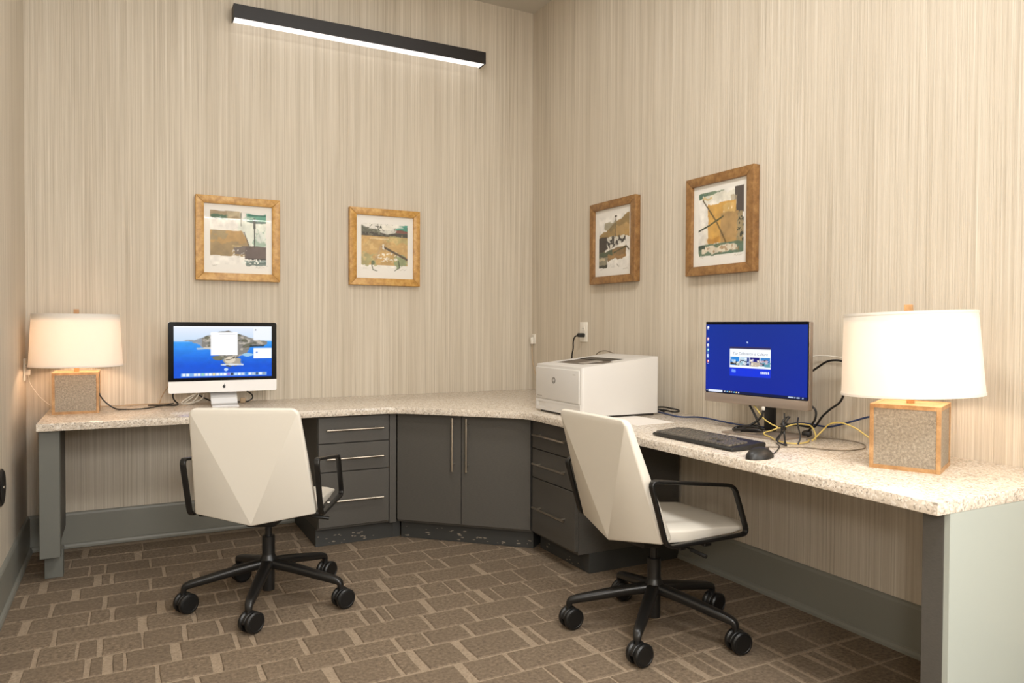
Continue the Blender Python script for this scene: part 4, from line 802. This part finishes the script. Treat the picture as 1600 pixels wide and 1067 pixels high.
# ---------------------------------------------------------------- chairs
def chair(label, loc, yaw, base_yaw, wheels):
    t = thing('office_chair', label, 'chair', (loc[0], loc[1], 0), R(yaw), 'white swivel chairs at the worktop')
    # base: five legs with casters
    for q in range(5):
        a = R(base_yaw - yaw + 72 * q); Mr = Matrix.Rotation(a, 4, 'Z')
        b = bmesh.new(); path = cr_path([(.02, 0, .172), (.12, 0, .157), (.25, 0, .132), (.315, 0, .119), (.334, 0, .110), (.340, 0, .092)], 5)
        tt = bmesh.new(); rings = []
        for i, p in enumerate(path):
            f = i / (len(path) - 1); d = (path[min(i + 1, len(path) - 1)] - path[max(i - 1, 0)]).normalized(); up = Vector((0, 1, 0)).cross(d) * -1
            hwid = .026 - .013 * f; hth = .021 - .010 * f
            rings.append([tt.verts.new(p + Vector((0, 1, 0)) * x + up * y) for x, y in rrect(hwid, hth, min(hwid, hth) * .75, 3)])
        m = len(rings[0])
        for A, B in zip(rings, rings[1:]):
            for s in range(m): tt.faces.new((A[s], A[(s + 1) % m], B[(s + 1) % m], B[s]))
        tt.faces.new(rings[0][::-1]); tt.faces.new(rings[-1]); bmesh.ops.recalc_face_normals(tt, faces=tt.faces)
        merge(b, tt, Mr); obj('leg', b, M_black, t)
        sw = R(wheels + (8, -6, 12, -10, 4)[q] - base_yaw - 72 * q); Mc = Mr @ Matrix.Translation((.340, 0, 0)) @ Matrix.Rotation(sw, 4, 'Z')
        b = bmesh.new(); tube(b, [(0, 0, .075), (0, 0, .096)], .008, n=10, smooth=False); bmesh.ops.transform(b, matrix=Mc, verts=b.verts)
        hd = bmesh.new(); prism(hd, [(-.012, .034), (.026, .034)] + [(.041 * math.cos(R(x)) + .012, .043 + .041 * math.sin(R(x)) * .95) for x in range(0, 181, 20)], -.009, .009, .002, 1, Matrix.Rotation(R(90), 4, 'X')); bmesh.ops.transform(hd, matrix=Mc, verts=hd.verts); merge(b, hd)
        ca = obj('caster', b, M_blackpl, t)
        for s in (-1, 1):
            b = bmesh.new(); lathe(b, [(.014, .0), (.037, .001), (.0425, .006), (.0425, .017), (.038, .0225), (.032, .0235), (.031, .0225), (.009, .0225)], 24, Mc @ Matrix.Translation((.012, s * .010, .0425)) @ Matrix.Rotation(R(-90 * s), 4, 'X')); obj('wheel', b, M_rubber, ca)
    b = bmesh.new(); lathe(b, [(.026, .055), (.026, .15), (.036, .152), (.038, .165), (.036, .192), (.029, .205), (.027, .215), (.027, .29), (.0255, .292)], 28); lathe(b, [(.0145, .28), (.0145, .375)], 20); obj('gas_column', b, M_black, t)
    b = bmesh.new(); box(b, (-.065, -.11, .355), (.065, .07, .40), .012, 2); lathe(b, [(.04, .34), (.045, .36)], 24)
    box(b, (-.262, -.10, .400), (.262, -.07, .413), .003, 1); box(b, (-.262, .02, .398), (.262, .055, .412), .003, 1); obj('tilt_mechanism', b, M_black, t)
    b = bmesh.new(); tube(b, [(.06, .0, .375), (.16, .02, .372), (.20, .025, .366)], .0045, n=8); tube(b, [(.185, .023, .368), (.255, .035, .358)], .0075, n=10, smooth=False); obj('lever', b, M_blackpl, t)
    # arm loops
    for s in (-1, 1):
        x = s * .268; c = [(x, -.247, .670), (x, .160, .614), (x, .233, .421), (x, -.169, .424)]; P = []
        for i in range(4):
            p, q, n_ = Vector(c[i - 1]), Vector(c[i]), Vector(c[(i + 1) % 4]); a = (p - q).normalized(); d = (n_ - q).normalized(); r = .034
            for k_ in range(7): u = k_ / 6; P.append(((1 - u) ** 2) * (q + a * r) + 2 * u * (1 - u) * q + u * u * (q + d * r))
        b = bmesh.new(); sweep(b, P, rrect(.0065, .0115, .004, 3), True, (1, 0, 0)); obj('armrest', b, M_black, t)
    # faceted back shell
    tw, bw = .216, .249
    TL, TR, BL, BR, CT = Vector((-tw, -.319, .884)), Vector((tw, -.319, .884)), Vector((-bw, -.173, .428)), Vector((bw, -.173, .428)), Vector((0, -.229, .390))
    tt = bmesh.new(); out = [tt.verts.new(v) for v in (TL, TR, BR, CT, BL)]
    inn = [tt.verts.new(v) for v in (TL + Vector((.004, .030, -.002)), TR + Vector((-.004, .030, -.002)), BR + Vector((-.006, .055, .012)), CT + Vector((0, .085, .045)), BL + Vector((.006, .055, .012)))]
    tl, tr, br, ct, bl = out; tt.faces.new((tl, ct, bl)); tt.faces.new((tr, br, ct)); tt.faces.new((tl, tr, ct))
    a, c_, d_, e_, f_ = inn; mid = tt.verts.new((0, -.222, .66)); 
    for p, q in ((a, c_), (c_, d_), (d_, e_), (e_, f_), (f_, a)): tt.faces.new((mid, p, q))
    for i in range(5): tt.faces.new((out[i], out[(i + 1) % 5], inn[(i + 1) % 5], inn[i]))
    bmesh.ops.recalc_face_normals(tt, faces=tt.faces)
    ce = [tt.edges.get((out[0], inn[0])), tt.edges.get((out[1], inn[1]))]
    bevel(tt, .030, 4, ce)
    crease = [e for e in tt.edges if len(e.link_faces) == 2 and e.calc_face_angle(0) > R(4)]
    rim = [e for e in crease if e.calc_face_angle(0) > R(35)]
    for e in crease:
        if e not in rim: e.smooth = False
    bevel(tt, .009, 3, rim)
    b = bmesh.new(); merge(b, tt); obj('backrest', b, M_cushion, t, angle=None)
    # seat pad, thicker behind, folded edge in front
    b = bmesh.new(); tt = bmesh.new(); nx, ny = 12, 14; g = {}
    for i in range(nx + 1):
        for j in range(ny + 1):
            u = -1 + 2 * i / nx; v = j / ny; x = u * .238 * (1 - .05 * v) * (1 - .18 * max(0, .25 - v) / .25); y = -.160 + .452 * v
            z = .474 - .030 * v ** 2 - .012 * max(0, abs(u) - .78) / .22 - .010 * (1 - u * u) * math.sin(math.pi * v)
            g[i, j] = tt.verts.new((x, y, z))
    for i in range(nx):
        for j in range(ny): tt.faces.new((g[i, j], g[i + 1, j], g[i + 1, j + 1], g[i, j + 1]))
    bd = [e for e in tt.edges if e.is_boundary]; ex = bmesh.ops.extrude_edge_only(tt, edges=bd); vs = [v for v in ex['geom'] if isinstance(v, bmesh.types.BMVert)]
    for v in vs: v.co.z = .417 + .004 * (v.co.y > .2); v.co.x *= .99
    be = [e for e in tt.edges if e.is_boundary]; bmesh.ops.contextual_create(tt, geom=be); bmesh.ops.recalc_face_normals(tt, faces=tt.faces)
    bevel(tt, .009, 3, [e for e in tt.edges if len(e.link_faces) == 2 and e.calc_face_angle(0) > R(40)])
    merge(b, tt); obj('seat', b, M_cushion, t, angle=45)
    return t
chair('white faceted swivel chair in front of the silver-chinned computer', (-2.028, -1.318), -26.15, -111.7, 22)
chair('white faceted swivel chair in front of the black keyboard and monitor', (-.715, -2.338), -88, -137.8, -4)
wall_bar('matching black linear light on the wall facing the desk', (-.42, -L, 2.71), R(180), 2.2, M_tube2)
